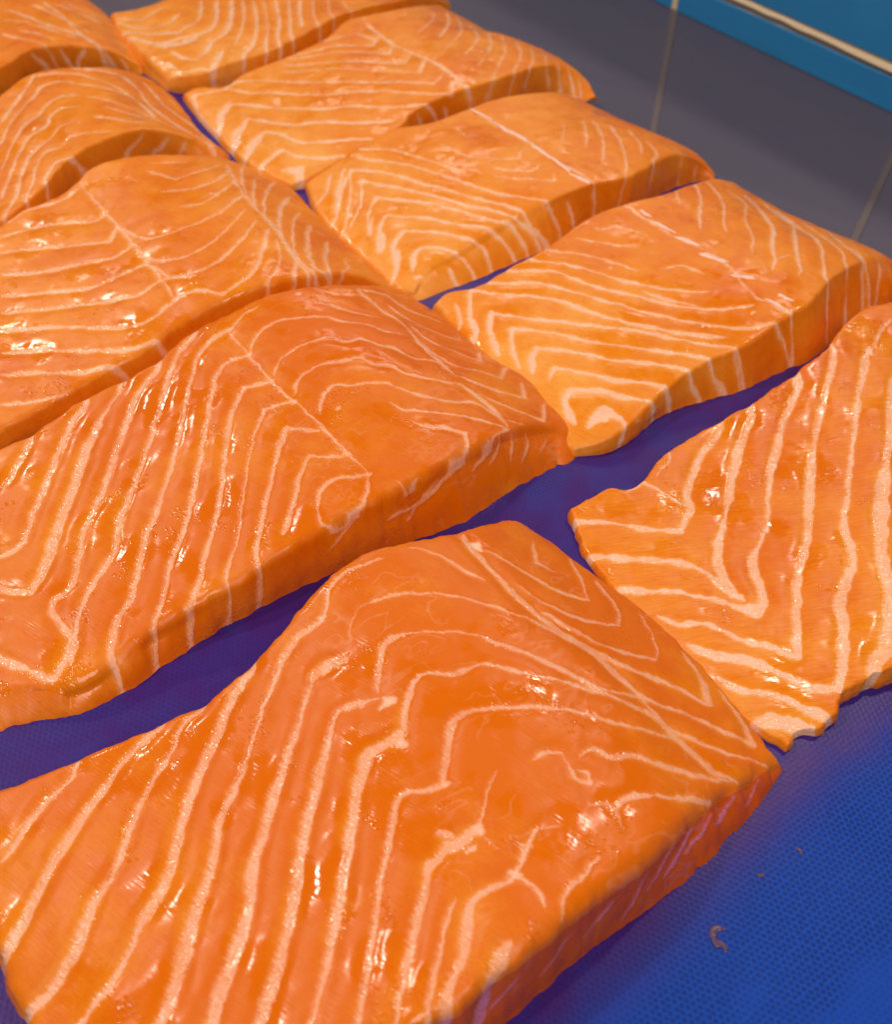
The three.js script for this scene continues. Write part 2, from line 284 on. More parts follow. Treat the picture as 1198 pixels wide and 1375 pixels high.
      { w: 1.1, p: [108.3,30.7,89.1,59,81.6,74.9] },
      { w: 1, p: [104,52.1,98,66.9,87.3,75.4] },
      { w: 1, p: [101.5,-68.4,89.8,-33.8,84.3,-3.6,82.2,19.7,73.4,52.7,69.8,72.4] },
      { w: 0.5, p: [20.5,-97.2,16.7,-41.8,14,-17.6,11.5,5,7.4,43.6] }],
    blobs: [[2.2,16.7,-41.8],[2.5,14,-17.6],[2,11.5,5],[2.2,7.9,44.3],[1.5,29.1,-94.7],[2,17.9,-61.9]],
    res: 0.24,
    step: 1.6,
  },
  L1: {
    far: [-76.1,6,-62.4,-23.4,10,-79.6,28.1,16,-87.6,42,19,-89.7,55.9,22,-88.8,68.6,24,-78.9,83.4,23,-70.1,104.3,17,-66.5,122.9,7,-62.4],
    near: [-138.2,8,62.4,-90.6,11,52,-57.4,14,45.4,-41.8,16,43.1,-25,19,38.8,-9.3,22,32.6,6.8,24,29.8,20.4,26,30.8,35.1,27,33.9,49.9,26,36.7,66.4,20,44,78.6,13,51.2,91.4,6,62.5],
    left: [-76.1,6,-62.4,-101,7,-22.4,-122.8,7,23.9,-138.2,8,62.4],
    right: [122.9,7,-62.4,126.4,5,-56.4,120.2,5,-22.8,113.5,5,-4.6,104.2,5,18,97.3,5,37.3,91.4,6,62.5],
    lean: [3,5,5,4],
    round: [2,2,3,3],
    ragged: 1,
    rough: 1.1,
    seed: 1,
    foot: [0.5,0.5,0.5,0.5,0.5,0.5,0.5,0.5,0.5,0.5,0.5,0.5,0.5,0.5,5.7,6.5,6.5],
    at: [-259,-611.5,0.897],
    stripes: [
      { w: 1.5, p: [7,-56.9,22.5,-66.7,41.7,-78.5,54.2,-86.8] },
      { w: 1.6, p: [-10,-31.7,11.7,-50.9,25.4,-57.5,38,-62.5,50.8,-69.4,61.4,-62.8,65.8,-47.9,73.6,-32.6,80.4,-14.7,77,8.4,75.3,16.4] },
      { w: 1.6, p: [-29.4,-2.3,-8.2,-21.6,10.5,-36.1,23.3,-37.3,37.4,-44.5,48.6,-45.1,54.9,-32.9] },
      { w: 1.7, p: [-47.9,25,-27.1,6.1,-6,-14.1,7.7,-21,16.6,-19.3,28.8,-28.1,36.9,-28.5,45.3,-18.2] },
      { w: 1.7, p: [-58.4,44.5,-41.9,31.9,-22.1,10.9,-6,-1.7,10.3,-4.3,21.6,-10.1,30.1,-5.6] },
      { w: 1.6, p: [-39.9,40.4,-27.2,28.8,-12.5,13.2,-0.8,7.2,5.6,11.8,16.9,6.7,26,15.5,35.4,25.9] },
      { w: 2, p: [-22.7,35.6,-14,29.1,-7.1,25.8,0.9,29.9] },
      { w: 1.1, p: [55.7,-87.1,66.5,-76.6,75.3,-63.6,80.8,-42.6,82,-24.3,80.5,-11] },
      { w: 1.1, p: [55.5,-28,61.8,-16.8,65.2,-2.1,70,10.1,75.6,24.8,79.3,34.3] },
      { w: 1.5, p: [76.1,-72.6,90.5,-63.8,100.2,-52.9,95.2,-26.4,86.4,-3.8,84.3,17.1,85.6,33.6,86.5,54.7] },
      { w: 1.6, p: [40.5,-1.6,46.2,7.7,52.6,22.1,60,27] },
      { w: 1.1, p: [53,-9,60.8,11.3,71.3,23] },
      { w: 0.9, p: [111,-43.7,98.7,-1.1,98.3,27.4,87.5,57] },
      { w: 0.9, p: [117.7,-32.8,106,1.1] },
      { w: 1.6, p: [50.9,37.2,44.3,41.3,36,45] },
      { w: 1.4, p: [64,43.8,54.8,48.7,47.8,53.8] },
      { w: 1, p: [73.3,48.7,64.9,54.4] }],
    blobs: [[2.2,-10.4,26.4],[2,43.7,3.4],[1.6,29.5,-0.9]],
    res: 0.3,
    step: 1.8,
  },
  L0: {
    far: [-58.9,8,-90.4,27.7,14,-130.4,100.1,20,-155.8,131.9,20,-137.5,137.2,10,-111.1],
    near: [-133.9,9,90.3,-71.9,14,78,-30.7,19,69.6,-21.1,20,68.8,-3.8,21,63.1,8.5,22,68.2,19.5,22,77.5,28.4,21,86.8,42.9,16,91.7,50.8,10,101.2,55.4,5,111.1],
    left: [-58.9,8,-90.4,-87.6,8,-25.5,-113.2,8,32.6,-133.9,9,90.3],
    right: [137.2,10,-111.1,100.7,6,-16.2,97.5,5,9.4,88.9,5,32.5,76.8,5,60.7,67.6,5,86.4,55.4,5,111.1],
    lean: [3,5,5,4],
    round: [2,2,3,3],
    ragged: 1,
    rough: 1,
    seed: 10,
    foot: [2.7,1.9,1,0.5,0.5,0.5,0.5,0.5,0.5,0.5,0.5,0.5,0.5,0.5,0.5,2.6,2.6],
    at: [-354.9,-792.9,0.88],
    stripes: [
      { w: 1.2, p: [27.6,-21.4,30.8,4,31.2,35.5,35.8,63,37.6,82.3] },
      { w: 1.2, p: [15.9,-3.3,22.6,11.5,26.7,42.3,31,74.5] },
      { w: 1.2, p: [47.1,-10.8,47.1,18.6,47.3,41.8,46.6,65.2] },
      { w: 1.6, p: [55.4,-5.3,48.9,32.9,40.2,61.1,38.8,84.9] },
      { w: 1.1, p: [58.7,1.7,64.9,20.7,71,43.2] },
      { w: 1.1, p: [13,26.2,16.5,45.2,17.7,66.6] },
      { w: 1.1, p: [67.1,1.6,72.8,21.3,81.4,32.7] },
      { w: 1.5, p: [14.3,74.6,10.9,84.5] },
      { w: 1.5, p: [28.1,86.7,16.9,89] },
      { w: 1.2, p: [47.6,96.7,46.2,102.1] },
      { w: 1.4, p: [40.8,90.1,39.1,97.9] },
      { w: 1.2, p: [-2.2,63,0,70.2] },
      { w: 1.2, p: [1.8,18.7,5.3,42.7,8.6,66.1] }],
    blobs: [[2.5,37.5,90.2]],
    res: 0.36,
    step: 2,
  },
  R0: {
    far: [-119.4,6,-66.1,-102.7,9,-51.9,-77.4,12,-46.5,-11.2,15,-57.9,71.2,18,-67.3,184.2,12,-100.8],
    near: [-162.1,8,66.2,-156.7,12,77.3,-144.3,14,87.1,-126.6,15,88.5,-114,16,91.6,-98.1,17,95.9,-70.6,18,94.7,-50.5,19,92.9,-28.9,20,89.9,1.7,21,90.5,35.2,20,97.8,72,14,95,97.5,5,100.6],
    left: [-119.4,6,-66.1,-134.4,8,-34.9,-146,10,-0.6,-156,10,31.8,-162.1,8,66.2],
    right: [184.2,12,-100.8,129.6,6,12.8,90.8,5,94.3,97.5,5,100.6],
    lean: [3,4,5,3],
    round: [2,2,4,3],
    ragged: 1,
    rough: 1.1,
    seed: 11,
    foot: [0.5,0.5,0.5,0.5,0.5,0.5,0.5,0.5,0.5,0.5,0.5,0.5,0.5,0.5,0.5,0.5,0.5],
    at: [-151,-903.9,0.846],
    stripes: [
      { w: 1.2, p: [-124.7,-51.4,-116.1,-27.9,-88.4,-34.4] },
      { w: 1.2, p: [-129.2,-45.5,-126,-14.1,-111.5,-3.2,-93.6,-9.9] },
      { w: 1.4, p: [-137.8,-22.3,-128.9,2.7,-116,20,-93.6,13.6,-75,-5.8,-64.9,-18.8] },
      { w: 1.5, p: [-142.2,-9.1,-138.2,20.2,-120,29.9,-102.2,36.6,-90.8,31.2,-56.9,-9.2] },
      { w: 3.5, p: [-141.3,24.3,-135.2,29,-125.4,39.6,-111.4,36.7] },
      { w: 2, p: [-139.6,40.4,-140.1,58.7,-136.3,68.6,-122.5,62.3,-111.5,53.6,-93.8,48.3,-69.8,25.5,-50.7,1] },
      { w: 2, p: [-150.8,52.3,-153.9,73.9,-141.3,83.4] },
      { w: 2.6, p: [-134.9,85.4,-125.8,79.2,-115.5,70.7] },
      { w: 1.7, p: [-102.7,69.4,-81.6,52.5,-58.4,26.9,-44.8,7.5] },
      { w: 1.7, p: [-109.6,88.8,-92,77.8,-69.4,55.2,-39.5,14.9] },
      { w: 1.6, p: [-95,96.2,-68.2,66.7,-34.9,21.2] },
      { w: 1.6, p: [-80.3,93.4,-53.1,62,-28.3,28.8] },
      { w: 1.4, p: [-66,91.1,-44.9,65.4,-21.9,36.6] },
      { w: 1.3, p: [-49.9,83.8,-16,43.1] },
      { w: 1.2, p: [-36.6,85.8,-9,51] },
      { w: 1, p: [-20,84.5,-0.8,59.3] },
      { w: 1, p: [-2.4,84.9,6.5,68.7] }],
    blobs: [[3,-138.4,33.3],[3,-122.9,36.3],[2,-157.8,70]],
    res: 0.36,
    step: 2,
  },
  R1: {
    far: [-119.1,4,-75.8,-110.4,7,-73.6,-94.6,9,-60.8,-76.4,11,-66.6,-41.4,14,-68.5,0.2,18,-74,24.3,21,-85.8,60.7,24,-77.1,84.7,22,-78.6,114.1,14,-87.1],
    near: [-120.5,4,76,-109.1,7,79.1,-94.3,9,77.5,-73.8,11,73.5,-34.6,15,68.8,-12.2,18,59,17.3,22,59.3,41.6,25,64,66.8,25,63.5,96.1,23,61.1,118.2,17,64.7,127.7,9,75.6,125.5,4,87.1],
    left: [-119.1,4,-75.8,-123.7,4,-48.5,-128.1,4,-9.6,-130.3,4,35.3,-125.9,4,61.2,-120.5,4,76],
    right: [114.1,14,-87.1,117.4,12,-53.8,118.4,11,-21.9,126,10,9.6,129.8,9,40.8,128.6,6,71.1,125.5,4,87.1],
    lean: [3,4,5,3],
    round: [2,2,4,4],
    ragged: 0.6,
    rough: 1,
    seed: 12,
    foot: [0.5,0.5,1.7,1,0.5,0.5,0.5,0.5,0.5,0.5,0.5,0.5,0.5,4.9,10.8,12.7,4.2],
    at: [-55.3,-738.6,0.658],
    stripes: [
      { w: 1.5, p: [-125.6,-8.9,-116.2,-26,-103.5,-33.4,-95.7,-26.3,-84.2,-10.6,-56.6,17.2,-42.7,25.4,-23,45.7,-2.4,59.2,2.5,66.8] },
      { w: 1.3, p: [-128,-10.2,-123.2,-46.1,-115.7,-65.9,-109.2,-61.2,-94.6,-55.3,-83.8,-37.2,-71.9,-26.7,-46.5,1.1,-32.1,9,0.8,44.1,16.2,59,24.9,48.9,28.1,56.5] },
      { w: 1.3, p: [-96.6,-57.2,-83.6,-59.1,-68.5,-48.4,-56.1,-33.2,-36.9,-14.4,-25,-2,14.5,40.6,30.4,34.5] },
      { w: 2, p: [-129.6,13.6,-122.2,6.1,-104.3,-7.8,-94.2,6.8,-82.5,21.2,-65.5,31.5,-54.7,43.9,-32.1,59.9] },
      { w: 2, p: [-129.8,32.1,-119.5,21.3,-104.1,14.2,-97.1,24.5,-93.8,40.1,-78.9,52.9,-65.4,60.6,-54.6,69.7] },
      { w: 2, p: [-126.4,47.9,-107.2,41.9,-101.5,55.6,-88.9,68.9,-80.1,72.8] },
      { w: 4, p: [-118.9,61.6,-108,66.5,-114.4,76.8] },
      { w: 3.5, p: [-123.2,-13.1,-115.5,-25.1,-107.1,-28.7] },
      { w: 3.5, p: [-127.5,14.4,-119.2,3.6,-108.5,-3.4] },
      { w: 3, p: [-127.3,32.1,-117.7,23.2,-107.7,17.4] },
      { w: 1.1, p: [-5.1,-70.6,16.9,-64,23,-40.2] },
      { w: 1.1, p: [-28.8,-66.5,-1.7,-57.4,16.5,-37.4,27.6,-47.1] },
      { w: 1.2, p: [-37.1,-64.2,-7.3,-48.5,17.5,-17.6,30,-30.1] },
      { w: 1.2, p: [-47.1,-59,-15.8,-35.1,16.5,1.9,30.1,-7.5] },
      { w: 1.2, p: [-52.2,-50.2,-21.7,-25.7,16.6,21.7,30.7,8.2] },
      { w: 1, p: [89.3,-65.1,78.4,-48,50.5,-30.1] },
      { w: 1, p: [103.2,-64.4,81.4,-33.1,58.7,-13.3] },
      { w: 1, p: [107.5,-57.5,78.3,-13.1,49.6,5.6] },
      { w: 1, p: [102.9,-35.2,81.8,2.2,54.1,23.6] },
      { w: 1, p: [99.6,-7,80.5,19.8,51.9,42.9] },
      { w: 1, p: [105.1,2.2,82.6,33.6,49.2,63.4] },
      { w: 1, p: [107.2,15.4,91.2,41.7,67.6,63.8] },
      { w: 1, p: [109.8,30.4,91.1,55.4,82.9,61.2] },
      { w: 1, p: [111,44.3,99.4,63,99.4,76.2] },
      { w: 1, p: [111.9,57.5,108.2,69.9] },
      { w: 1, p: [118.8,61.6,117.1,69.7] },
      { w: 1, p: [123.1,69.1,121.1,74.9] },
      { w: 1.3, p: [33.8,-74.6,27.9,-28.9,30.1,-7.5,32.1,6.2,31.6,30.2,30.2,53.8] },
      { w: 1, p: [29.8,61.1,31.8,70.8] },
      { w: 1, p: [46.6,64.7,42.8,71.3] },
      { w: 1, p: [9.5,61.4,11.1,70.6] },
      { w: 1, p: [-12.1,59.6,-8.1,67.4] }],
    blobs: [[3,-113.1,67.5],[1.5,30.4,30.1],[1.3,31.1,6.8],[1.5,36.4,-78.5]],
    res: 0.32,
    step: 1.8,
  },
  R2: {
    far: [-107.2,4,-67.8,-99.6,7,-67.7,-73.7,10,-75.6,-42.5,14,-81.5,-29.2,16,-79.6,-14.4,18,-71.9,16.2,21,-69.8,37.9,24,-67.1,59.8,24,-63.1,84.5,20,-61.2,99.3,14,-62.2],
    near: [-114.3,4,67.9,-100.6,8,61.2,-73.7,12,59.5,-51.3,16,57.1,-27.2,20,56,-9,24,56.7,16.1,27,59.3,40.6,27,64,71.9,25,56.3,96.8,20,50.2,117.2,10,54,122.3,4,62.1],
    left: [-107.2,4,-67.8,-118.8,4,-32,-121.4,4,5.4,-120.9,4,36.9,-120.1,4,60.9,-114.3,4,67.9],
    right: [99.3,14,-62.2,105.7,12,-46,112,11,-3.2,120.3,9,27.8,124.4,7,49.4,122.3,4,62.1],
    lean: [3,4,5,3],
    round: [2,2,4,4],
    ragged: 0.6,
    rough: 1,
    seed: 13,
    foot: [1.8,10.3,11.9,12.7,13,13,13,10.7,5.5,0.5,0.5,0.5,0.5,3,4.8,4.4,0.5],
    flecks: [1.8,18.6,21.3,-66.4,20.9,21.9,-48.5,2,19.3,22.4,-42.2,18.8,23.5,-23,2,19.9,23.4,-23.7,19.6,24.7,-6.8,2,18.2,25.1,0.3,17.1,25.9,18.2,1.9,17.2,26,19.5,15.5,26.8,39.8,2.2,14,26.9,44.4,16.5,27,57.5],
    at: [31.5,-614.4,0.621],
    stripes: [
      { w: 1.2, p: [-114.8,-40.8,-105.6,-45.8,-91.7,-63.4] },
      { w: 1.4, p: [-116,-16.8,-97.1,-44.8,-80.4,-64.1] },
      { w: 1.4, p: [-119.5,-2.2,-100.3,-25.8,-80.2,-58,-67.2,-41.5,-58.5,-17.4,-48.5,8.3,-29.6,52] },
      { w: 1.1, p: [-61.2,-74.1,-47.8,-59.3,-39.3,-30,-31.8,-4.2] },
      { w: 1.2, p: [-70.6,-69.5,-56.2,-45.9,-44.2,-14.3,-35.7,12.5,-26,36.8,-13.5,55.6] },
      { w: 1.5, p: [-113,-2.6,-95.3,-21,-81.7,-41.8,-68.9,-17.2,-55,14,-44,35.7,-35.3,54.2,-31.3,59.6,-22.1,72] },
      { w: 1.6, p: [-108.9,11.8,-95.1,-11,-84.4,-19.7,-71.2,-1.1,-56.9,24.5,-46.5,50.4,-40.2,55.2,-35.7,70.3] },
      { w: 1.7, p: [-113.7,29.4,-100.1,9.9,-91.4,1.6,-75.9,17.5,-64,38.7,-51.5,56.2,-45.6,68.5] },
      { w: 1.8, p: [-116.4,51.3,-101.7,28,-90.9,21.4,-77.3,35.3,-65.6,55.4,-62.1,60.6,-61.9,71.9] },
      { w: 1.8, p: [-107.1,56.1,-95.5,42,-89.7,42.4,-79.4,57.4,-76.1,64,-75.1,72.6] },
      { w: 1.3, p: [-87.1,61.6,-87.3,71.5] },
      { w: 2.2, p: [-112.7,-19.8,-100.4,-37.3,-85.6,-53.4] },
      { w: 2.4, p: [-108.6,13,-97.2,-4.1] },
      { w: 2.6, p: [-111.9,29.7,-101,13.8] },
      { w: 2.6, p: [-114.6,50.7,-103,34] },
      { w: 0.7, p: [-1.5,-57.2,-5,-40.3,2.1,-33.1] },
      { w: 0.8, p: [-23.7,-44.9,-19.4,-17.2,-8.2,-0.5,1.4,8,8,0.7] },
      { w: 0.8, p: [-18.7,0.9,-10,17.9,0.4,24.3,6.8,21.1] },
      { w: 0.8, p: [-21.7,13.6,-10.2,28.7,2.1,42.5,6.1,35.9] },
      { w: 0.8, p: [19.9,-66.5,18.9,-40,19.3,-5.7,18.4,21.7,18.8,56] },
      { w: 0.8, p: [52.6,-13.8,44.2,-1.2,34.2,9.1] },
      { w: 0.8, p: [67.5,-11.4,56.5,6.2,42.9,22.6] },
      { w: 0.9, p: [74,-8.6,60.8,17.2,37.9,44.2] },
      { w: 1, p: [79,3.4,65.8,28.6,50.1,52.2,39.8,63.7] },
      { w: 0.9, p: [84.7,14.5,74.4,37.9,65.8,47.5] },
      { w: 0.9, p: [83.6,32.7,77.7,50,70.2,54.7] },
      { w: 0.8, p: [97.8,41.9,100.3,48,98.6,54.8] },
      { w: 0.8, p: [113,51.8,109.8,56.7] },
      { w: 0.9, p: [-1.3,59.7,1.1,70] },
      { w: 0.9, p: [-14.2,57.2,-10.2,69] }],
    blobs: [[2,-107.1,-13.4],[2,-107.3,60.1],[1,-12.5,39.2]],
    res: 0.3,
    step: 1.7,
  },
  R3: {
    far: [-114.3,4,-66.4,-105.1,8,-67,-90.4,11,-59.8,-65.4,15,-60.7,-45.2,19,-58.9,-7.6,23,-66.2,16.6,26,-63.3,42.3,27,-57.8,69.4,25,-60.3,92.3,20,-63,108.7,14,-61.4],
    near: [-124.6,4,66.5,-115.6,6,70.7,-106.3,9,73.3,-92.2,12,72,-71.3,15,67,-52.2,18,65.4,-36.9,20,65.8,-21.1,22,69.2,-5,25,69.1,8.6,28,68.6,25.7,30,68.4,54.7,30,59.2,87.1,26,54.1,116.7,16,54.7,130.4,5,61.4],
    left: [-114.3,4,-66.4,-115.8,4,-43.9,-118.6,4,-17.3,-122.3,4,16.3,-129.8,4,51.2,-124.6,4,66.5],
    right: [108.7,14,-61.4,111.3,12,-42.5,114.2,11,-12.7,119,10,14,122.3,10,32.3,129.4,7,53.5,130.4,5,61.4],
    lean: [3,5,5,3],
    round: [2,2,4,4],
    ragged: 0.6,
    rough: 1,
    seed: 14,
    foot: [0.5,0.5,0.5,0.5,1.3,6.3,7.8,6.4,8,9,12.6,13,13,13,13,13,2.9],
    flecks: [1.8,20.2,26.2,-52.6,19.6,26.3,-43.2,1.8,17.3,26.4,-38.8,18.6,27.2,-23.3,2.6,15.9,27.3,-19.3,19.8,28.4,-3.1,2.6,14.9,28,2,18.8,29.4,17.4,2.6,12.5,29.7,29,19.5,30.6,37.5,2.2,17.1,30.6,53.7,20.7,30.1,60.8,1.5,10.9,29.9,53.2,12.6,29.2,64],
    at: [120.6,-495.5,0.634],
    stripes: [
      { w: 1.2, p: [-112.4,-43.2,-106.2,-57.7] },
      { w: 1.4, p: [-112.1,-29.6,-105.8,-43.8,-94.9,-59,-83.6,-43.9,-68.4,-25.3,-60.3,-2.8,-51.9,18.3,-40.2,37.6,-21.4,60.5] },
      { w: 1.6, p: [-112.7,-8,-105.8,-25.7,-97.7,-36.9,-86.1,-19.7,-68.5,4.2,-52.1,27.6,-36.5,51.6,-24.2,66.7] },
      { w: 1.7, p: [-111.8,7.2,-104.8,-8.5,-96.7,-19.3,-85.4,-3.8,-72.7,18.8,-60.5,37.2,-39,64.5,-37.8,74.3,-34.2,85.2] },
      { w: 1.8, p: [-108.8,14.7,-103.1,5.5,-96.7,2,-84.6,17.4,-74.6,35.8,-62.2,50.7,-52,64.2,-51,71.1,-47.3,79.2] },
      { w: 1.9, p: [-108.5,25.6,-99.7,19.1,-91.3,31.8,-83.4,46.1,-68.2,65.1] },
      { w: 2, p: [-116.3,56.4,-110.4,41.8,-103.8,36.5,-93.8,46.8,-87,59,-79.7,68] },
      { w: 3.5, p: [-113.8,62.2,-100.9,57.9,-98.1,69.4,-101.2,74.4] },
      { w: 1.3, p: [-82.6,-56,-65.2,-39.7,-54.1,-13.4,-41.1,15.2,-26.5,40.8,-9.4,62,2,67] },
      { w: 1.3, p: [-70.2,-58.5,-54.7,-42.8,-44.9,-14.6,-31.2,10.5,-19.1,32.9,-6.9,45.6,3,52.2] },
      { w: 1.2, p: [-54.9,-57,-41.7,-35.3,-32.5,-13.4,-19.8,9.9,-5.2,29.5] },
      { w: 1.1, p: [-42.4,-55,-31.1,-41.1,-23.4,-23.9,-18.9,-9.9] },
      { w: 0.9, p: [-25.1,-55.4,-16,-42.5,-7.8,-29.1] },
      { w: 0.9, p: [-10.5,-3.4,-0.4,2.7,3.2,15.8] },
      { w: 0.8, p: [-11.8,-53.9,-0.3,-48.2,5.2,-29.7] },
      { w: 0.9, p: [17.1,-60.7,16.1,-42.5,15.4,-22.3,17.8,-6.2,18.4,13.9,10.1,38.8,8,48.2,12.9,64.8] },
      { w: 0.8, p: [51.6,-55.5,42.2,-43.8] },
      { w: 0.9, p: [68.8,-56.5,56.8,-40.3,41.1,-25.9,32.1,-15.5] },
      { w: 1, p: [81,-56.9,67.7,-33.3,49.2,-14.6,42.3,-5.5] },
      { w: 1, p: [87.1,-48,82.3,-29.3,60.7,-8.7,54.2,1.8,34,20.9] },
      { w: 1, p: [95.5,-40.6,82.4,-15.5,74.6,-3,69.7,4,51.6,19.2,40.1,31.2,30.5,38.5] },
      { w: 1.1, p: [105,-37.4,90.7,-12.6,86.1,3.5,69.1,20.4,54.8,34.4,44.1,45.9,39.2,49.3] },
      { w: 1.1, p: [96.3,-18.3,86.4,9.3,76.9,30.3,67.4,41,55,53,51,57.6] },
      { w: 1.1, p: [98,2.3,88.7,23.8,81.5,43.2,72.1,54.4] },
      { w: 1, p: [106,8.7,93.6,33.8,90.2,49.7,87.3,56.9] },
      { w: 1, p: [95.4,38.3,91.7,53.1,90.4,59.8] },
      { w: 1, p: [104.7,49.9,102.8,57.9,97.8,67.4] },
      { w: 0.8, p: [41.5,30,53.7,33.8] },
      { w: 1.1, p: [-29.8,3.6,-23.6,18,-15.4,35.5,-9.1,43.8,-3.5,45.2] },
      { w: 1, p: [-25.6,68,-24.3,81.1] },
      { w: 1, p: [-94.2,73.2,-88,71.6] }],
    blobs: [[1.3,-28.1,-22.1],[3,-102.4,62.5],[1.6,-1.3,55.1]],
    res: 0.24,
    step: 1.5,
  },
  R4: {
    far: [-123,6,-68.6,-111.1,7,-68.2,-100,8,-66.8,-94.6,8,-61.9,-83.7,9,-62.4,-65.4,10,-68.4,-46.9,11,-68.7,-29.9,13,-67.8,-7.7,15,-66.9,17.5,18,-67.9,38.2,21,-69.2,63.5,24,-75.5,84.7,26,-78,98.4,27,-73.4,137.2,28,-73.5,194.4,20,-76.6],
    near: [-135.3,4,68.6,-127.4,4,67.2,-119.3,5,70.6,-110.9,6,69.7,-100.5,7,66.1,-87.2,9,67.9,-80,10,70,-40.4,16,73.7,14.8,22,75.5,63.8,16,76.6],
    left: [-123,6,-68.6,-130.4,4,-53.7,-135.1,4,-38.2,-138.3,4,-11.9,-140.4,4,32.1,-138.8,4,53.6,-135.3,4,68.6],
    right: [194.4,20,-76.6,180,12,-31,116.3,12,29.3,63.8,16,76.6],
    lean: [2,2,2,3],
    round: [2,2,2,3],
    ragged: 1.2,
    rough: 1,
    seed: 15,
    at: [194.6,-347.8,0.655],
    stripes: [
      { w: 2.4, p: [-126.5,-61.5,-114.6,-53.7,-104.9,-41.7,-92.9,-30.7,-79.4,-37.9,-75,-44.6,-53.2,-57.6,-32.5,-65.6] },
      { w: 2.8, p: [-131.8,-42,-122.3,-33.7,-111.4,-24.3,-102.4,-12.6,-99.9,0.9,-98.8,13] },
      { w: 2.8, p: [-98.8,13,-97.2,0.4,-91.6,-9.4,-78.7,-19.6,-61.2,-32.3,-35.9,-50.3,-14.9,-63.3] },
      { w: 2.6, p: [-136.3,-22.9,-127.2,-15.6,-117.4,-7.9,-107.9,4.9,-99.9,19.8,-92.9,17.4,-79.5,-0.6,-61,-10.3,-37.7,-29.4,-6.3,-49.7,18.1,-64] },
      { w: 3, p: [-132.9,-4,-128.9,3.9,-119.2,11.7,-113.4,25.3,-106.3,36.6,-103.4,44.5,-73.7,18.5,-55.2,7,-16.7,-23.6,16.2,-46.3,47.1,-67.8] },
      { w: 3.2, p: [-133,13.9,-127.8,24.2,-119.2,34.1,-113.6,46.8,-109.4,56.8,-101.7,63.5,-78.6,46.7,-69.6,36.4,-48.1,25.7,-35.5,10.7,-8.8,-8.6,22.9,-31.5,60.3,-56.7] },
      { w: 3, p: [-134.4,32.2,-130.6,42.9,-122.5,51.3,-118.7,61.7,-114.4,69.6] },
      { w: 6, p: [-133.9,56.5,-129.1,61,-126.2,65] },
      { w: 4.5, p: [-84.7,65.9,-71.7,61.7,-51.8,47.5,-34,28.3,0.7,2.8,25.9,-13.7,61.8,-39.1] },
      { w: 1.2, p: [65.6,-56.4,77.6,-62.3,88.9,-65.3] },
      { w: 1.2, p: [-80,-60,-65.8,-65.5] },
      { w: 1.6, p: [-86.7,-59.2,-83,-49.8,-80.6,-40.8] },
      { w: 1.2, p: [-97.6,-61,-87.4,-60.9] }],
    blobs: [[4,-99.2,8.6],[2.5,62.5,-57.1],[3,-100,15.4],[2,63.5,-72]],
    res: 0.2,
    step: 1.4,
  },
};

// ---- naming
const taken = {};
function numbered(n) { const k = taken[n] = (taken[n] ?? -1) + 1; return k ? n + '_' + String(k).padStart(3, '0') : n; }
function tag(o, label, category, group) { o.userData.label = label; o.userData.category = category; if (group) o.userData.group = group; return o; }
function mesh(name, g, m, parent) { const o = new THREE.Mesh(g, m); o.name = parent ? name : numbered(name); o.castShadow = o.receiveShadow = true; (parent ?? scene).add(o); return o; }
function group(name, x, y, z, turn = 0) { const o = new THREE.Group(); o.name = numbered(name); o.position.set(x, y, z); o.rotation.y = turn; scene.add(o); return o; }

// ---- texture helpers
const clamp = (x, a = 0, b = 1) => Math.min(b, Math.max(a, x)), mix = (a, b, t) => a + (b - a) * t;
const smooth = (a, b, x) => { const t = clamp((x - a) / (b - a)); return t * t * (3 - 2 * t); };
const LUT = new Uint8Array(4097); for (let i = 0; i <= 4096; i++) { const c = i / 4096; LUT[i] = Math.round(255 * (c <= 0.0031308 ? 12.92 * c : 1.055 * Math.pow(c, 1 / 2.4) - 0.055)); }
const toS = (c) => LUT[Math.round(clamp(c) * 4096)];
function rnd(seed) { let a = seed >>> 0; return () => { a = (a + 0x6d2b79f5) | 0; let t = Math.imul(a ^ (a >>> 15), 1 | a); t = (t + Math.imul(t ^ (t >>> 7), 61 | t)) ^ t; return ((t ^ (t >>> 14)) >>> 0) / 4294967296; }; }
function dataTex(data, w, h, srgb, repeat) {
  const t = new THREE.DataTexture(data, w, h, THREE.RGBAFormat); t.magFilter = THREE.LinearFilter; t.minFilter = THREE.LinearFilter;
  if (srgb) t.colorSpace = THREE.SRGBColorSpace; t.wrapS = t.wrapT = repeat ? THREE.RepeatWrapping : THREE.ClampToEdgeWrapping; t.needsUpdate = true; return t;
}
function blur(src, w, h, r) {                 // two box passes
  r = Math.max(1, Math.round(r)); let a = src, b = new Float32Array(w * h); const n = 2 * r + 1;
  for (let pass = 0; pass < 2; pass++) {
    for (let y = 0; y < h; y++) { let s = 0, o = y * w; for (let x = -r; x <= r; x++) s += a[o + clamp(x, 0, w - 1)]; for (let x = 0; x < w; x++) { b[o + x] = s / n; s += a[o + Math.min(w - 1, x + r + 1)] - a[o + Math.max(0, x - r)]; } }
    const c = new Float32Array(w * h);
    for (let x = 0; x < w; x++) { let s = 0; for (let y = -r; y <= r; y++) s += b[clamp(y, 0, h - 1) * w + x]; for (let y = 0; y < h; y++) { c[y * w + x] = s / n; s += b[Math.min(h - 1, y + r + 1) * w + x] - b[Math.max(0, y - r) * w + x]; } }
    a = c;
  }
  return a;
}

